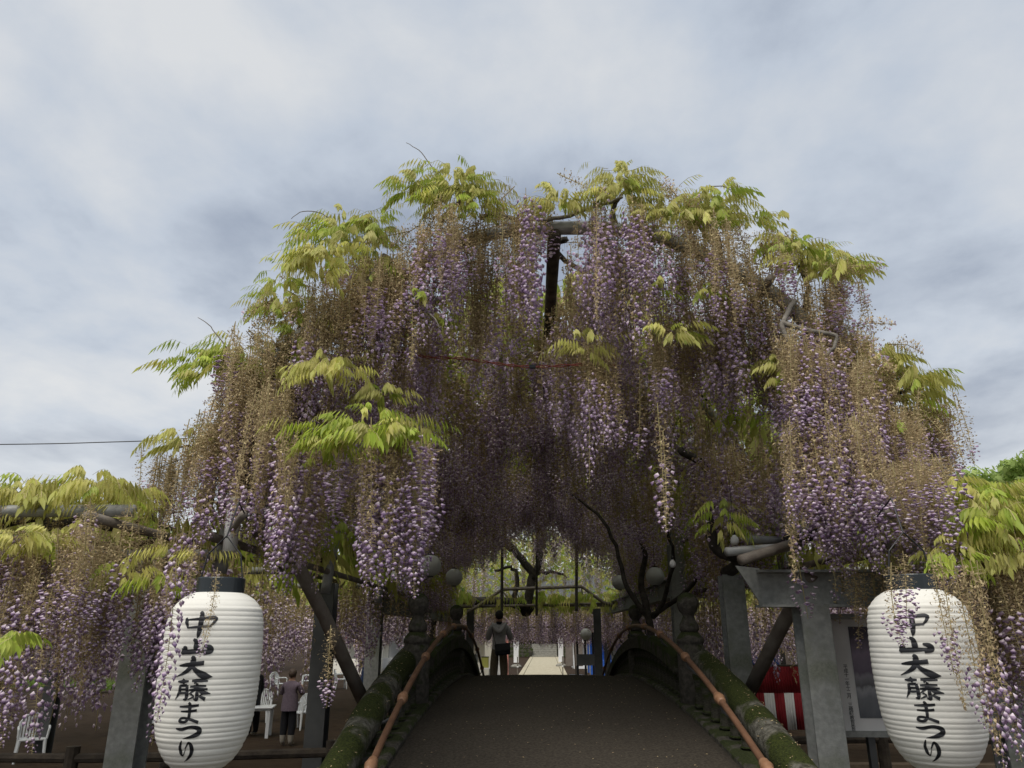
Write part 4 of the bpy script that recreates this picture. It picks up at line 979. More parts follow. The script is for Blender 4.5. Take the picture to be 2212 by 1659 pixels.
for _ in range(1500):
    p = np.array([rr.uniform(-3, 3), rr.uniform(0.1, 1.6), 0.1]); d = np.array([rr.gauss(0, 0.3), rr.gauss(0, 0.3), rr.uniform(0.2, 0.6)]); s2 = np.array([0.025, rr.gauss(0, 0.01), 0])
    T_.tri(T_.pv(p - s2), T_.pv(p + s2), T_.pv(p + d), 0)
o = np_mesh('leaves', *T_.arr(), [M['leafd']], pb); o['kind'] = 'stuff'

# ------------------------------------------------------------------ notice board, striped curtain
nb = empty('notice_board', P(1875, 1590, 7.4)); tag(nb, 'framed notice board with wisteria photograph print and a column of small lettering', 'notice board')
q0, q1 = P(1803, 1345, 7.4), P(1803, 1345, 7.4); nbx0 = P(1809, 1480, 7.4)[0]; nbz1 = P(1815, 1338, 7.4)[2]; nbz0 = P(1830, 1578, 7.4)[2]; nbw = 1.35
nb.location = (nbx0 + nbw / 2, 7.4, 0)
zc = (nbz0 + nbz1) / 2; hh = nbz1 - nbz0
MB().box((0, 0, zc), (nbw, 0.04, hh)).build('panel', M['whitecloth'], nb)
for s_ in (-1, 1):
    MB().box((s_ * (nbw / 2 + 0.022), 0, zc), (0.05, 0.09, hh + 0.1)).build('frame', M['steel'], nb)
    MB().box((s_ * (nbw / 2 - 0.25), 0.05, nbz0 / 2), (0.06, 0.06, nbz0)).build('leg', M['darksteel'], nb)
for z in (nbz0 - 0.025, nbz1 + 0.025): MB().box((0, 0, z), (nbw, 0.09, 0.05)).build('frame', M['steel'], nb)
pm = bpy.data.materials.new('photo_print'); pm.use_nodes = True
t = pm.node_tree; L = t.links.new; b = t.nodes['Principled BSDF']; b.inputs['Roughness'].default_value = 0.35
tcn = t.nodes.new('ShaderNodeTexCoord'); sp = t.nodes.new('ShaderNodeSeparateXYZ'); L(tcn.outputs['Generated'], sp.inputs[0])
nz = t.nodes.new('ShaderNodeTexNoise'); mpn = t.nodes.new('ShaderNodeMapping'); mpn.inputs['Scale'].default_value = (9, 1, 3); L(tcn.outputs['Generated'], mpn.inputs[0]); L(mpn.outputs[0], nz.inputs['Vector']); nz.inputs['Scale'].default_value = 1.6; nz.inputs['Detail'].default_value = 7
ad = t.nodes.new('ShaderNodeMath'); ad.operation = 'MULTIPLY_ADD'; L(nz.outputs['Fac'], ad.inputs[0]); ad.inputs[1].default_value = 0.22; L(sp.outputs['Z'], ad.inputs[2])
rm = t.nodes.new('ShaderNodeValToRGB'); L(ad.outputs[0], rm.inputs[0]); el = rm.color_ramp.elements
el[0].position = 0.1; el[0].color = (0.07, 0.08, 0.095, 1); el[1].position = 1.1; el[1].color = (0.03, 0.022, 0.04, 1)
for ps, c in ((0.32, (0.16, 0.17, 0.19)), (0.40, (0.30, 0.31, 0.33)), (0.44, (0.10, 0.10, 0.11)), (0.56, (0.24, 0.23, 0.26)), (0.62, (0.13, 0.10, 0.15)), (0.80, (0.22, 0.17, 0.24)), (0.95, (0.08, 0.06, 0.10))): x_ = el.new(ps); x_.color = (*c, 1)
L(rm.outputs[0], b.inputs['Base Color'])
MB().box((0.05, -0.0245, zc + 0.02), (nbw - 0.215, 0.006, hh - 0.17)).build('photo_print', pm, nb)
def text_obj(s, size, loc, m_, parent, name='lettering'):
    for k, ch in enumerate(s):
        if ch == '　': continue
        cu = bpy.data.curves.new(name, 'FONT'); cu.body = ch; cu.size = size; cu.align_x = 'CENTER'; cu.extrude = 0.0008; cu.resolution_u = 2
        o = bpy.data.objects.new(name, cu); COL.objects.link(o); cu.materials.append(M[m_])
        dg = bpy.context.evaluated_depsgraph_get(); me = bpy.data.meshes.new_from_object(o.evaluated_get(dg)); bpy.data.objects.remove(o)
        o = bpy.data.objects.new(name, me); COL.objects.link(o); o.rotation_euler = (math.pi / 2, 0, 0); o.location = (loc[0], loc[1], loc[2] - k * size * 0.86); o.parent = parent
text_obj('平成十一年十二月　三橋町教育委員会', 0.042, (-nbw / 2 + 0.085, -0.0225, zc + hh * 0.05), 'ink', nb)

kc = empty('striped_curtain', P(1690, 1575, 12.5)); tag(kc, 'red and white vertically striped festival curtain under the pergola', 'curtain')
x0, x1 = P(1628, 1500, 12.5)[0], P(1765, 1500, 12.5)[0]; zt_, zm, zb_ = P(1690, 1440, 12.5)[2], P(1690, 1497, 12.5)[2], P(1690, 1577, 12.5)[2]
kc.location = ((x0 + x1) / 2, 12.5, zb_); x1 += 1.2
cw = MB(); nst = 14; sw = (x1 - x0) / nst
def cy_(x): return 0.04 * math.sin(x * 9) + 0.02 * math.sin(x * 23)
for i in range(nst * 4):
    xa, xb2 = x0 + i * sw / 4 - kc.location.x, x0 + (i + 1) * sw / 4 - kc.location.x
    ci = (i // 4) % 2
    cw.add([(xa, cy_(xa), 0), (xb2, cy_(xb2), 0), (xb2, cy_(xb2) * 0.6, zm - zb_), (xa, cy_(xa) * 0.6, zm - zb_)], [(0, 1, 2, 3)], 0 if ci == 0 else 1)
    cw.add([(xa, cy_(xa) * 0.6, zm - zb_), (xb2, cy_(xb2) * 0.6, zm - zb_), (xb2, 0, zt_ - zb_), (xa, 0, zt_ - zb_)], [(0, 1, 2, 3)], 0)
o = cw.build('cloth', [M['red'], M['whitecloth']], kc, smooth=True); sm = o.modifiers.new('thick', 'SOLIDIFY'); sm.thickness = 0.004
MB().tube([(x0 - kc.location.x, 0.03, zt_ - zb_ + 0.01), (x1 - kc.location.x, 0.03, zt_ - zb_ + 0.01)], 0.02, 8).build('rail', M['timber'], kc)
for x in (x0 + 0.02, x1 - 0.3): MB().tube([(x - kc.location.x, 0.08, -zb_), (x - kc.location.x, 0.08, zt_ - zb_ + 0.05)], 0.035, 8).build('pole', M['black'], kc)
bench = empty('plank_bench', P(1960, 1640, 12.0)); bench.location = (P(1960, 1640, 12.0)[0], 12.2, 0); tag(bench, 'long brown plank staging behind the log fence and notice board', 'staging')
for k, z in enumerate((0.35, 0.62, 0.9)): MB().box((0, k * 0.25, z), (6.2, 0.22, 0.05)).build('plank', M['plank'], bench)
for x in (-2.8, -0.9, 0.9, 2.8):
    MB().box((x, 0.25, 0.17), (0.08, 0.5, 0.34)).build('leg', M['timber'], bench); MB().box((x, 0.5, 0.44), (0.08, 0.1, 0.88)).build('leg', M['timber'], bench)

# ------------------------------------------------------------------ people
def body(name, J, E_, loc, rz, zone, mats, root='pelvis'):
    """one continuous skinned figure; zone(x,y,z) gives the material slot"""
    keys = list(J); bm = bmesh.new(); vs_ = {k: bm.verts.new(J[k][:3]) for k in keys}
    for a, b_ in E_: bm.edges.new((vs_[a], vs_[b_]))
    me = bpy.data.meshes.new('tmp'); bm.to_mesh(me); bm.free()
    o = bpy.data.objects.new('tmp', me); COL.objects.link(o)
    md = o.modifiers.new('s', 'SKIN'); md.use_smooth_shade = True; md.branch_smoothing = 0.6
    for i, k in enumerate(keys):
        sv = me.skin_vertices[0].data[i]; rd = J[k][3]; sv.radius = rd if isinstance(rd, tuple) else (rd, rd); sv.use_root = (k == root)
    sb = o.modifiers.new('ss', 'SUBSURF'); sb.levels = 2; sb.render_levels = 2
    dg = bpy.context.evaluated_depsgraph_get(); dg.update()
    me2 = bpy.data.meshes.new_from_object(o.evaluated_get(dg)); bpy.data.objects.remove(o)
    me2.name = name; me2.materials.clear()
    for q in mats: me2.materials.append(q)
    for p in me2.polygons: p.material_index = zone(*p.center); p.use_smooth = True
    ob = bpy.data.objects.new(name, me2); COL.objects.link(ob); ob.location = loc; ob.rotation_euler = (0, 0, rz)
    return ob
def figure(arms, stance=0.11, lean=0.0):
    J = {'pelvis': (0, 0, 0.94, (0.175, 0.13)), 'waist': (0, 0.0, 1.08, (0.185, 0.125)), 'chest': (0, 0.0 + lean, 1.27, (0.205, 0.135)), 'upper': (0, 0.0 + lean, 1.40, (0.17, 0.105)), 'neck': (0, 0.015 + lean, 1.50, 0.064),
         'head': (0, 0.035 + lean, 1.575, (0.086, 0.1)), 'crown': (0, 0.03 + lean, 1.68, (0.084, 0.1))}
    E_ = [('pelvis', 'waist'), ('waist', 'chest'), ('chest', 'upper'), ('upper', 'neck'), ('neck', 'head'), ('head', 'crown')]
    for s_, n_ in ((-1, 'l'), (1, 'r')):
        el_, wr, hd = arms
        J.update({'hip' + n_: (s_ * 0.085, 0, 0.84, 0.115), 'knee' + n_: (s_ * stance, 0.01, 0.48, 0.1), 'shin' + n_: (s_ * stance, -0.01, 0.28, 0.085), 'ankle' + n_: (s_ * stance, -0.02, 0.085, 0.06), 'toe' + n_: (s_ * (stance + 0.015), 0.14, 0.035, 0.034),
                  'sho' + n_: (s_ * 0.175, 0.0 + lean, 1.40, 0.082), 'elb' + n_: (s_ * el_[0], el_[1] + lean, el_[2], 0.068), 'wri' + n_: (s_ * wr[0], wr[1] + lean, wr[2], 0.042), 'han' + n_: (s_ * hd[0], hd[1] + lean, hd[2], 0.036)})
        E_ += [('pelvis', 'hip' + n_), ('hip' + n_, 'knee' + n_), ('knee' + n_, 'shin' + n_), ('shin' + n_, 'ankle' + n_), ('ankle' + n_, 'toe' + n_), ('upper', 'sho' + n_), ('sho' + n_, 'elb' + n_), ('elb' + n_, 'wri' + n_), ('wri' + n_, 'han' + n_)]
    return J, E_
def hand_fingers(parent, c, s_, m_):
    for k in range(4):
        b = MB(); x = c[0] - s_ * 0.005; z = c[2] + 0.035 - k * 0.018
        b.tube([(x, c[1] + 0.01, z), (x - s_ * 0.015, c[1] + 0.045, z + 0.008), (x - s_ * 0.045, c[1] + 0.055, z + 0.006), (x - s_ * 0.06, c[1] + 0.045, z)], [0.009, 0.009, 0.008, 0.006], 7); b.build('finger', M[m_], parent, smooth=True)
    MB().tube([(c[0], c[1], c[2] - 0.02), (c[0] - s_ * 0.02, c[1] - 0.01, c[2] - 0.035), (c[0] - s_ * 0.045, c[1] + 0.01, c[2] - 0.03)], [0.011, 0.01, 0.007], 7).build('thumb', M[m_], parent, smooth=True)
def hair(parent, c, m_, lw=0.0):
    b = MB(); pr = []
    for i in range(15):
        a = math.pi * i / 14; pr.append((max(0.002, 0.098 * math.sin(a) ** 0.8), -0.112 * math.cos(a)))
    pr = [q for q in pr if q[1] > -0.085 - lw]
    b.lathe(pr, 24)
    rr = random.Random(3); b.v = [(x * 1.0, y * 1.12, z) if z > -0.02 else (x * (0.9), y * 1.05 - 0.012, z) for x, y, z in b.v]
    b.v = [(x + rr.gauss(0, .003), y + rr.gauss(0, .003), z + rr.gauss(0, .003)) for x, y, z in b.v]
    o = b.build('hair', M[m_], parent, smooth=True); o.location = c; return o
# man on the crest, seen from behind, hands raised to his face
J, E_ = figure(((0.27, 0.13, 1.12), (0.17, 0.31, 1.34), (0.09, 0.35, 1.46)), 0.115)
def zone1(x, y, z):
    if z > 1.495 and abs(x) < 0.1 and y < 0.24: return 0
    if y > 0.29 and z > 1.36: return 0
    if z < 0.06: return 3
    return 2 if z < 0.90 else 1
py = 19.0; pxy = P(1078, 1400, py)
man = body('person', J, E_, (pxy[0], py, deck_z(py) + 0.0), 0.0, zone1, [M['skin'], M['hoodie'], M['khaki'], M['black']])
man.scale = (1.06, 1.03, 1.03)
tag(man, 'person in grey hoodie and khaki trousers standing with arms raised on the bridge', 'person')
hair(man, (0, 0.022, 1.665), 'hair', 0.02)
MB().tube(smooth_pts([(-0.15, 0.03, 1.475), (-0.125, -0.075, 1.43), (-0.06, -0.125, 1.33), (0, -0.14, 1.295), (0.06, -0.125, 1.33), (0.125, -0.075, 1.43), (0.15, 0.03, 1.475)], 5), [0.03 + 0.025 * math.sin(math.pi * i / 30) for i in range(31)], 12).build('hood', M['hoodie'], man, smooth=True)
MB().lathe([(0.082, 1.455), (0.076, 1.50), (0.07, 1.52)], 20).build('collar', M['blacktrouser'], man, smooth=True).location = (0, 0.012, 0)
MB().tube([(-0.105, 0.02, 1.60), (-0.108, 0.0, 1.59)], 0.001, 4)
for s_ in (-1, 1):
    MB().tube([(s_ * 0.083, 0.03, 1.585), (s_ * 0.092, 0.02, 1.605), (s_ * 0.088, 0.015, 1.63)], [0.010, 0.016, 0.009], 8).build('ear', M['skin'], man, smooth=True)
    hand_fingers(man, (s_ * 0.09, 0.35, 1.46), s_, 'skin')
MB().tube([(0, 0.115, 1.585), (0, 0.142, 1.565), (0, 0.122, 1.55)], [0.008, 0.016, 0.01], 8).build('nose', M['skin'], man, smooth=True)
for s_ in (-1, 1): MB().lathe([(0.003, -0.011), (0.010, 0), (0.003, 0.011)], 10).build('eye', M['ink'], man, smooth=True).location = (s_ * 0.034, 0.112, 1.61)
MB().tube([(-0.028, 0.113, 1.525), (0, 0.122, 1.522), (0.028, 0.113, 1.525)], 0.006, 6).build('mouth', M['pink'], man, smooth=True)
bag = empty('shoulder_bag', (pxy[0] + 0.09, py - 0.17, deck_z(py) + 0.93)); tag(bag, 'navy shoulder bag with long strap across the grey hoodie', 'bag')
MB().box((0, 0, 0), (0.36, 0.13, 0.26), M=Matrix.Rotation(-0.10, 3, 'Y')).build('pouch', M['navybag'], bag, bevel=0.03)
MB().box((0.01, -0.068, 0.05), (0.355, 0.02, 0.17), M=Matrix.Rotation(-0.10, 3, 'Y')).build('flap', M['black'], bag, bevel=0.008)
MB().tube(smooth_pts([(-0.16, 0.02, 0.10), (-0.20, 0.035, 0.25), (-0.245, 0.045, 0.40), (-0.26, 0.09, 0.50), (-0.235, 0.19, 0.515), (-0.14, 0.30, 0.40), (0.0, 0.33, 0.2), (0.15, 0.24, 0.1)], 4), 0.016, 6, flat=0.5).build('strap', M['black'], bag)
cam_o = empty('camera_phone', (pxy[0], py + 0.43, deck_z(py) + 1.51)); tag(cam_o, 'black phone held up by the person in grey hoodie', 'phone')
MB().box((0, 0, 0), (0.15, 0.012, 0.075)).build('case', M['black'], cam_o, bevel=0.004)
MB().box((0, -0.008, 0), (0.135, 0.003, 0.066)).build('screen', M['lacquer'], cam_o)
# woman under the side pergola
J, E_ = figure(((0.27, 0.10, 1.17), (0.17, 0.26, 1.30), (0.10, 0.33, 1.38)), 0.10)
pw = PZ(618, 1612, 0)
def zone2(x, y, z):
    if z > 1.495 and abs(x) < 0.1 and y < 0.22: return 0
    if y > 0.25 and z > 1.3: return 0
    if z < 0.26: return 3
    return 2 if z < 0.88 else 1
wo = body('person', J, E_, (pw[0], pw[1], 0), -0.1, zone2, [M['skin'], M['mauve'], M['blacktrouser'], M['sock']]); wo.scale = (0.97, 1, 0.95)
tag(wo, 'person in mauve jacket, black trousers and pale boots beside the plastic chairs', 'person'); hair(wo, (0, 0.02, 1.66), 'hairbrown', 0.05)
for s_ in (-1, 1): hand_fingers(wo, (s_ * 0.10, 0.33, 1.38), s_, 'skin')
jk = MB().lathe([(0.205, 0.80), (0.20, 0.95), (0.185, 1.10), (0.175, 1.2)], 22, cap=False); jk.v = [(x, y * 0.8, z) for x, y, z in jk.v]; jk.build('jacket_hem', M['mauve'], wo, smooth=True)
J, E_ = figure(((0.25, 0.0, 1.15), (0.26, 0.08, 0.93), (0.255, 0.11, 0.85)), 0.13)
p3 = PZ(542, 1590, 0)
def zone3(x, y, z):
    if z > 1.495 and abs(x) < 0.1: return 0
    if z < 0.90 and abs(x) > 0.215: return 0
    return 3 if z < 0.07 else 1
bl = body('person', J, E_, (p3[0], p3[1], 0), 1.2, zone3, [M['skin'], M['blacktrouser'], M['blacktrouser'], M['sock']])
tag(bl, 'person dressed all in black standing partly behind the paper lantern', 'person'); hair(bl, (0, 0.02, 1.665), 'hair', 0.02)
for s_ in (-1, 1): hand_fingers(bl, (s_ * 0.255, 0.11, 0.83), s_, 'skin')
J, E_ = figure(((0.24, 0.02, 1.15), (0.24, 0.14, 0.95), (0.2, 0.2, 0.95)), 0.12)
p4 = P(790, 1440, 33)
jn = body('person', J, E_, (p4[0], 33, 0), 0.5, lambda x, y, z: 0 if (z > 1.495 and abs(x) < .1) or (y > .17 and z > .85) else (3 if z < .07 else (2 if z < 0.9 else 1)), [M['skin'], M['denim'], M['denim'], M['black']])
tag(jn, 'distant person in blue denim beyond the tall grey column', 'person'); hair(jn, (0, 0.02, 1.665), 'hair', 0.02)
for s_ in (-1, 1): hand_fingers(jn, (s_ * 0.2, 0.2, 0.95), s_, 'skin')

# ------------------------------------------------------------------ festival ground beyond: stalls, banners, sign, shrine
def nobori(px, py_, label, marks):
    q = PZ(px, py_, 0); o = empty('white_banner', q); tag(o, label, 'banner', 'white banners flanking the path')
    MB().lathe([(0.42, 0), (0.40, 0.12), (0.28, 0.2), (0.1, 0.24)], 20).build('base', M['greystone'], o, smooth=True)
    MB().tube([(0.2, 0, 0.2), (0.2, 0, 3.4)], 0.022, 8).build('pole', M['greybark'], o)
    cl = MB()
    for i in range(12):
        z0, z1 = 0.35 + i * 0.24, 0.35 + (i + 1) * 0.24; y0, y1 = 0.03 * math.sin(i * 0.9), 0.03 * math.sin((i + 1) * 0.9)
        cl.add([(-0.19, y0 - 0.02, z0), (0.19, y0, z0), (0.19, y1, z1), (-0.19, y1 - 0.02, z1)], [(0, 1, 2, 3)])
    c = cl.build('cloth', M['whitecloth'], o, smooth=True)
    if marks: text_obj(marks, 0.2, (0.02, -0.07, 2.25), 'ink', o)
    MB().lathe([(0.2, 2.5), (0.24, 2.8), (0.2, 3.1)], 14).build('red_lantern', M['red'], o, smooth=True).location = (0.4 if px > 1150 else -0.3, -0.1, 0)
nobori(1115, 1442, 'tall white vertical banner beside the path, nearer the yellow stall', '奉納')
nobori(1212, 1440, 'tall white vertical banner beside the path, nearer the brown folded banner', '奉納')
for px, py_ in ((1116, 1450), (1214, 1448)):
    q = PZ(px + 2, py_ + 12, 0); o = empty('stake', q); tag(o, 'thin stake with white bands before the banner nearer the %s' % ('yellow stall' if px < 1150 else 'brown folded banner'), 'stake', 'stakes along the path')
    MB().tube([(0, 0, 0), (0, 0, 1.2)], 0.035, 8).build('shaft', M['greybark'], o)
    for z in (0.55, 1.15): MB().lathe([(0.05, z - 0.04), (0.06, z), (0.05, z + 0.04)], 10).build('band', M['whitecloth'], o)
def stall(px, Y, w, label, roofm, sidem, h=2.55, val=None, name='market_stall'):
    x = P(px, 1400, Y)[0]; o = empty(name, (x, Y, 0)); tag(o, label, 'stall', 'festival stalls')
    for a in (-1, 1):
        for b_ in (0, 1): MB().tube([(a * w / 2, b_ * 2.2, 0), (a * w / 2, b_ * 2.2, h)], 0.03, 6).build('pole', M['pipe'], o)
    MB().add([(-w / 2 - .15, -.25, h - .15), (w / 2 + .15, -.25, h - .15), (w / 2 + .15, 1.1, h + .45), (-w / 2 - .15, 1.1, h + .45), (w / 2 + .15, 2.4, h - .1), (-w / 2 - .15, 2.4, h - .1)], [(0, 1, 2, 3), (3, 2, 4, 5)]).build('awning', M[roofm], o)
    n_ = 10; vl_ = MB()
    for i in range(n_):
        a, b_ = -w / 2 - .15 + (w + .3) * i / n_, -w / 2 - .15 + (w + .3) * (i + 1) / n_
        vl_.add([(a, -.26, h - .15), (b_, -.26, h - .15), (b_, -.27, h - .45), ((a + b_) / 2, -.28, h - .52), (a, -.27, h - .45)], [(0, 4, 3, 2, 1)], i % 2 if val else 0)
    vl_.build('valance', [M[roofm], M[val or roofm]], o)
    MB().box((0, 2.2, h / 2), (w, 0.03, h)).build('back_cloth', M[sidem], o)
    MB().box((0, 0.1, 0.45), (w * 0.95, 0.6, 0.9)).build('counter', M[sidem], o, bevel=0.01)
    return o
s1 = stall(1012, 44, 3.0, 'stall with yellow and red awning, white side cloth and pink banner', 'yellow', 'cream', 2.75, 'red')
for x, m_, nm in ((1.15, 'cream', 'side_cloth'), (1.75, 'whitecloth', 'side_cloth'), (2.12, 'pink', 'side_cloth')):
    MB().box((x, -0.35, 1.35), (0.42 if m_ != 'pink' else 0.25, 0.02, 2.1)).build(nm, M[m_], s1)
text_obj('ベビ丨', 0.36, (1.75, -0.375, 1.9), 'ink', s1)
stall(960, 48, 3.2, 'stall with orange awning farther along behind the chairs', 'orange', 'whitecloth', 2.7, 'whitecloth')
stall(1272, 58, 2.4, 'stall with red front cloth behind the black sign stand', 'red', 'whitecloth', 2.3, 'whitecloth')
stall(1304, 50, 1.8, 'stall with blue and white striped cloth between the dark columns', 'whitecloth', 'blue', 2.6, 'blue')
stall(1345, 48, 2.6, 'stall hung with bright blue tarpaulin beside the bridge rail', 'blue', 'blue', 2.6)
stall(1400, 50, 3.4, 'stall with red awning beyond the tall stone post', 'red', 'cream', 2.6, 'whitecloth')
stall(1660, 34, 2.2, 'stall with blue tarpaulin behind the red and white curtain', 'blue', 'blue', 2.4)
stall(770, 50, 3.4, 'stall with cream cloth behind the stacked plastic chairs', 'cream', 'cream', 2.6, 'red')
stall(860, 52, 3.2, 'stall with white and blue awning beyond the steel beam', 'whitecloth', 'whitecloth', 2.6, 'blue')
tb = empty('folding_table', (P(1034, 1400, 38)[0], 38, 0)); tag(tb, 'small folding table with white cloth under the olive box', 'table')
MB().box((0, 0, 0.88), (1.2, 0.6, 0.04)).build('tabletop', M['whitecloth'], tb)
for a in (-1, 1):
    for b_ in (-1, 1): MB().box((a * 0.54, b_ * 0.25, 0.43), (0.04, 0.04, 0.86)).build('leg', M['pipe'], tb)
ob_ = empty('olive_box', (tb.location.x + 0.32, 38, 0.90)); tag(ob_, 'olive square carton standing on the small folding table', 'box')
MB().box((0, 0, 0.24), (0.34, 0.3, 0.48)).build('carton', M['olive'], ob_, bevel=0.01); MB().box((0, 0, 0.49), (0.36, 0.32, 0.03)).build('lid', M['black'], ob_)
gb = empty('grey_cooler', (tb.location.x - 0.3, 38, 0.90)); tag(gb, 'dark grey cooler box standing on the small folding table', 'box')
MB().box((0, 0, 0.27), (0.5, 0.36, 0.54), taper=1.06).build('tub', M['darksteel'], gb, bevel=0.02); MB().box((0, 0, 0.57), (0.56, 0.42, 0.06)).build('lid', M['darksteel'], gb, bevel=0.015)
# black sign stand
Y = 27.0; xs0 = P(1264, 1400, Y)[0]
sg = empty('sign_stand', (xs0, Y, 0)); tag(sg, 'black three-legged sign stand with dark panel beside the path', 'sign')
for x in (-0.27, 0.0, 0.27): MB().tube([(x, 0, 0), (x, 0, 2.5)], 0.038, 8).build('leg', M['black'], sg)
MB().box((0, -0.05, 1.62), (0.62, 0.05, 0.36)).build('panel', M['darksteel'], sg)
Y = 46.0; fb = empty('folded_banner', (P(1240, 1400, Y)[0], Y, 0)); tag(fb, 'brown folded cloth banner pair on a pole with square black base', 'banner')
MB().box((0.1, 0, 0.1), (0.8, 0.6, 0.2)).build('base', M['black'], fb); MB().tube([(0.08, 0, 0.2), (0.0, 0, 3.4)], 0.06, 8).build('pole', M['timber'], fb)
for x in (-0.30, 0.28): MB().box((x, -0.08, 1.9), (0.42, 0.05, 2.5)).build('cloth', M['brownboard'], fb, bevel=0.02)
# stone steps and hall of the shrine
sh = empty('shrine_hall', (path_c(86), 90, 0)); tag(sh, 'dark timber shrine hall above stone steps at the end of the path', 'shrine')
for k in range(6): MB().box((0, -5.6 + k * 0.36, 0.11 + k * 0.11), (2.7, 0.36, 0.22 + k * 0.22)).build('step', M['greystone'], sh, bevel=0.02)
MB().box((0, 2.5, 0.62), (22, 11.6, 1.24)).build('podium', M['stone'], sh)
MB().box((0, 3.5, 3.4), (16, 7, 4.4)).build('wall', M['timber'], sh)
for x in (-7.6, -4.6, -1.7, 1.7, 4.6, 7.6): MB().tube([(x, -1.0, 1.24), (x, -1.0, 5.4)], 0.16, 10).build('pillar', M['timber'], sh)
MB().box((0, -0.2, 2.2), (3.1, 0.06, 0.07)).build('offering_rail', M['whitecloth'], sh)
MB().box((0, -0.8, 1.7), (1.6, 0.7, 0.9)).build('offering_box', M['timber'], sh, bevel=0.02)
MB().add([(-12, -3.5, 5.2), (12, -3.5, 5.2), (9, 3.5, 9.5), (-9, 3.5, 9.5), (12, 10.5, 5.2), (-12, 10.5, 5.2)], [(0, 1, 2, 3), (2, 4, 5, 3), (1, 4, 2), (0, 3, 5), (0, 5, 4, 1)]).build('roof', M['darksteel'], sh)
rr = random.Random(77)
for s_ in (-1, 1):                                        # rough retaining stones beside the steps
    w_ = empty('stone_wall', (path_c(84) + s_ * 4.2, 84.2, 0)); tag(w_, 'rough mossy retaining wall beside the shrine steps, %s' % ('on the yellow stall side' if s_ < 0 else 'on the sign stand side'), 'wall')
    for lvl in range(3):
        x = -2.6
        while x < 2.6:
            l_ = rr.uniform(0.5, 0.95); MB().box((x + l_ / 2, rr.uniform(-0.06, 0.06) + lvl * 0.08, 0.24 + lvl * 0.44), (l_ - 0.04, 0.7, 0.43), taper=rr.uniform(0.86, 0.97)).build('stone', M['stone'], w_, bevel=0.05); x += l_

# ------------------------------------------------------------------ trees around the grounds
M['treebright'] = mat('tree_leaf_bright', (0.26, 0.38, 0.09), 0.55, hue=(0.46, 0.56, 0.17), transl=0.45)
def tree(name, label, x, y, h, w, seed, nl=2600, group='trees around the grounds', lm='treeleaf'):
    r2 = random.Random(seed); o = empty(name, (x, y, 0)); tag(o, label, 'tree', group)
    MB().tube([(0, 0, 0), (r2.gauss(0, .15), r2.gauss(0, .15), h * 0.25), (r2.gauss(0, .25), r2.gauss(0, .25), h * 0.55), (r2.gauss(0, .3), 0, h * 0.85)], [0.03 * h, 0.024 * h, 0.016 * h, 0.005 * h], 9).build('trunk', M['bark'], o, smooth=True)
    cl = []
    for i in range(26):
        a = r2.uniform(0, 6.28); e = r2.random(); rad = w * 0.5 * (0.3 + 0.65 * r2.random()) * math.sin(math.pi * (0.18 + 0.75 * e)) ** 0.6
        c = np.array([rad * math.cos(a), rad * math.sin(a), h * (0.3 + 0.64 * e)]); cl.append((c, w * r2.uniform(0.09, 0.17)))
        if i < 9: MB().tube([(0, 0, c[2] * 0.72), tuple(c * np.array([0.5, 0.5, 0.9])), tuple(c)], [0.01 * h, 0.006 * h, 0.003 * h], 5).build('limb', M['bark'], o)
    rs2 = np.random.RandomState(seed); T2V, T2F = [], []
    per = nl // len(cl); ls = 0.055 * h ** 0.55
    for c, q in cl:
        d = rs2.normal(size=(per, 3)); d /= np.linalg.norm(d, axis=1)[:, None]; p = c + d * q * (rs2.rand(per, 1) ** 0.4) * np.array([1.25, 1.25, 0.85])
        a = rs2.normal(size=(per, 3)); a /= np.linalg.norm(a, axis=1)[:, None]; b_ = np.cross(a, d); b_ /= np.linalg.norm(b_, axis=1)[:, None] + 1e-6
        sz = ls * (0.6 + 0.8 * rs2.rand(per, 1))
        T2V.append(np.stack([p - a * sz, p + b_ * sz * 0.5, p - b_ * sz * 0.5, p + a * sz], 1).reshape(-1, 3))
    V_ = np.concatenate(T2V); n_ = len(V_) // 4; i4 = np.arange(n_)[:, None] * 4
    F3 = np.concatenate([i4 + np.array([0, 1, 2]), i4 + np.array([1, 3, 2])])
    c = np_mesh('crown', V_, F3, np.zeros(len(F3), int), [M[lm]], o); return o
LAB = ['broad dark tree behind the %s', 'tall evergreen tree behind the %s', 'bushy tree behind the %s']
tx = [(-46, 60), (-37, 52), (-29, 62), (-22, 54), (-15, 66), (-9, 58), (11, 62), (17, 55), (24, 64), (31, 56), (39, 62), (-7, 108), (0, 112), (8, 108), (-34, 30), (-30, 14), (30, 14), (34, 30)]
WHERE = ['plastic chairs', 'white banners', 'notice board', 'shrine hall', 'red stall', 'orange stall']
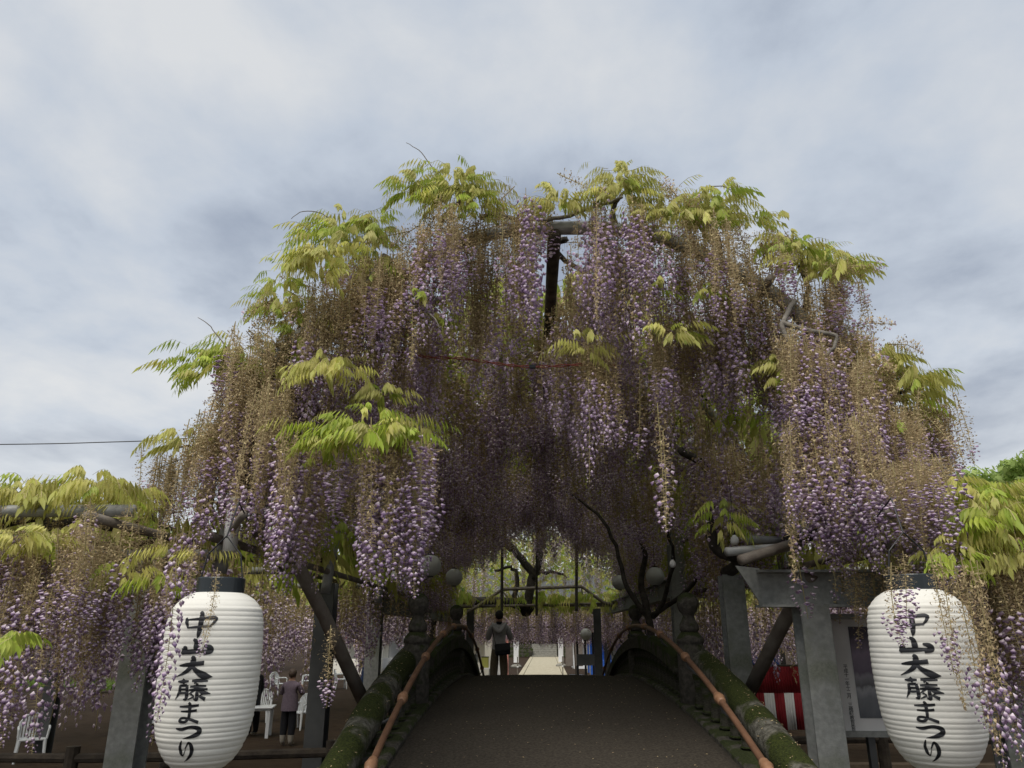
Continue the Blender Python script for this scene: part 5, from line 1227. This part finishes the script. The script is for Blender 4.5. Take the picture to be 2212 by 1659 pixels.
for i, (x, y) in enumerate(tx):
    hgt = rr.uniform(7.0, 9.6) if y < 100 else rr.uniform(16, 18)
    if abs(x) > 28 and y < 40: hgt = 5.5  # side trees out of view, added to cut light entering under the pergolas
    lab = 'tall dark tree rising behind the shrine hall' if y > 100 else ('dense broadleaf tree added beyond the plastic chairs' if x < -25 else 'dense broadleaf tree behind the orange awning stall' if x < 0 else 'dense broadleaf tree behind the blue tarpaulin stall' if x < 20 else 'dense broadleaf tree added beyond the notice board')
    tree('broadleaf_tree', lab, x, y, hgt, hgt * 1.15, 900 + i, group=lab.replace('tall dark tree', 'trees').replace('dense broadleaf tree', 'trees'))
t1 = P(2150, 1030, 48); tree('broadleaf_tree', 'bright bushy tree whose top shows above the yellow-green wisteria leaves', t1[0], 48, t1[2] + 0.9, 8.5, 991, 5200, lm='treebright')
t2 = P(2240, 1000, 45); tree('broadleaf_tree', 'taller bright tree rising beside the bushy treetop', t2[0], 45, t2[2] + 0.9, 7.0, 992, 5200, lm='treebright')

# ------------------------------------------------------------------ fallen petals on deck and rails
rr = random.Random(21); T_ = Tri()
for _ in range(520):
    y = 5.2 + 12 * rr.random() ** 1.6; x = rr.uniform(-1.2, 1.2); z = deck_z(y) + 0.025 * (1 - (x / 1.27) ** 2) + 0.004
    a = rr.uniform(0, 6.28); q = rr.uniform(0.006, 0.014); d = np.array([math.cos(a), math.sin(a), 0]) * q; s2 = np.array([-math.sin(a), math.cos(a), 0]) * q * 0.45
    p = np.array([x, y, z]); i0 = [T_.pv(p - d), T_.pv(p + s2 + UP * 0.004), T_.pv(p - s2 + UP * 0.002), T_.pv(p + d)]
    T_.tri(i0[0], i0[2], i0[1], 0); T_.tri(i0[1], i0[2], i0[3], 0)
for _ in range(420):
    s_ = rr.choice((-1, 1)); y = rr.uniform(4.8, 8.7); th = rr.gauss(0, 0.6); z0 = rail_z(y) - 0.17
    p = np.array([s_ * 1.63 + 0.137 * math.sin(th), y, z0 + 0.137 * math.cos(th)])
    a = rr.uniform(0, 6.28); q = rr.uniform(0.006, 0.014); d = np.array([math.cos(a) * q, math.sin(a) * q, rr.gauss(0, 0.003)]); s2 = np.array([-math.sin(a), math.cos(a), 0.2]) * q * 0.45
    i0 = [T_.pv(p - d), T_.pv(p + s2), T_.pv(p - s2), T_.pv(p + d)]; T_.tri(i0[0], i0[2], i0[1], 0); T_.tri(i0[1], i0[2], i0[3], 0)
o = np_mesh('petal_litter', *T_.arr(), [M['spent']]); tag(o, 'fallen pale petals scattered on deck and mossy rails', 'petals', kind='stuff')
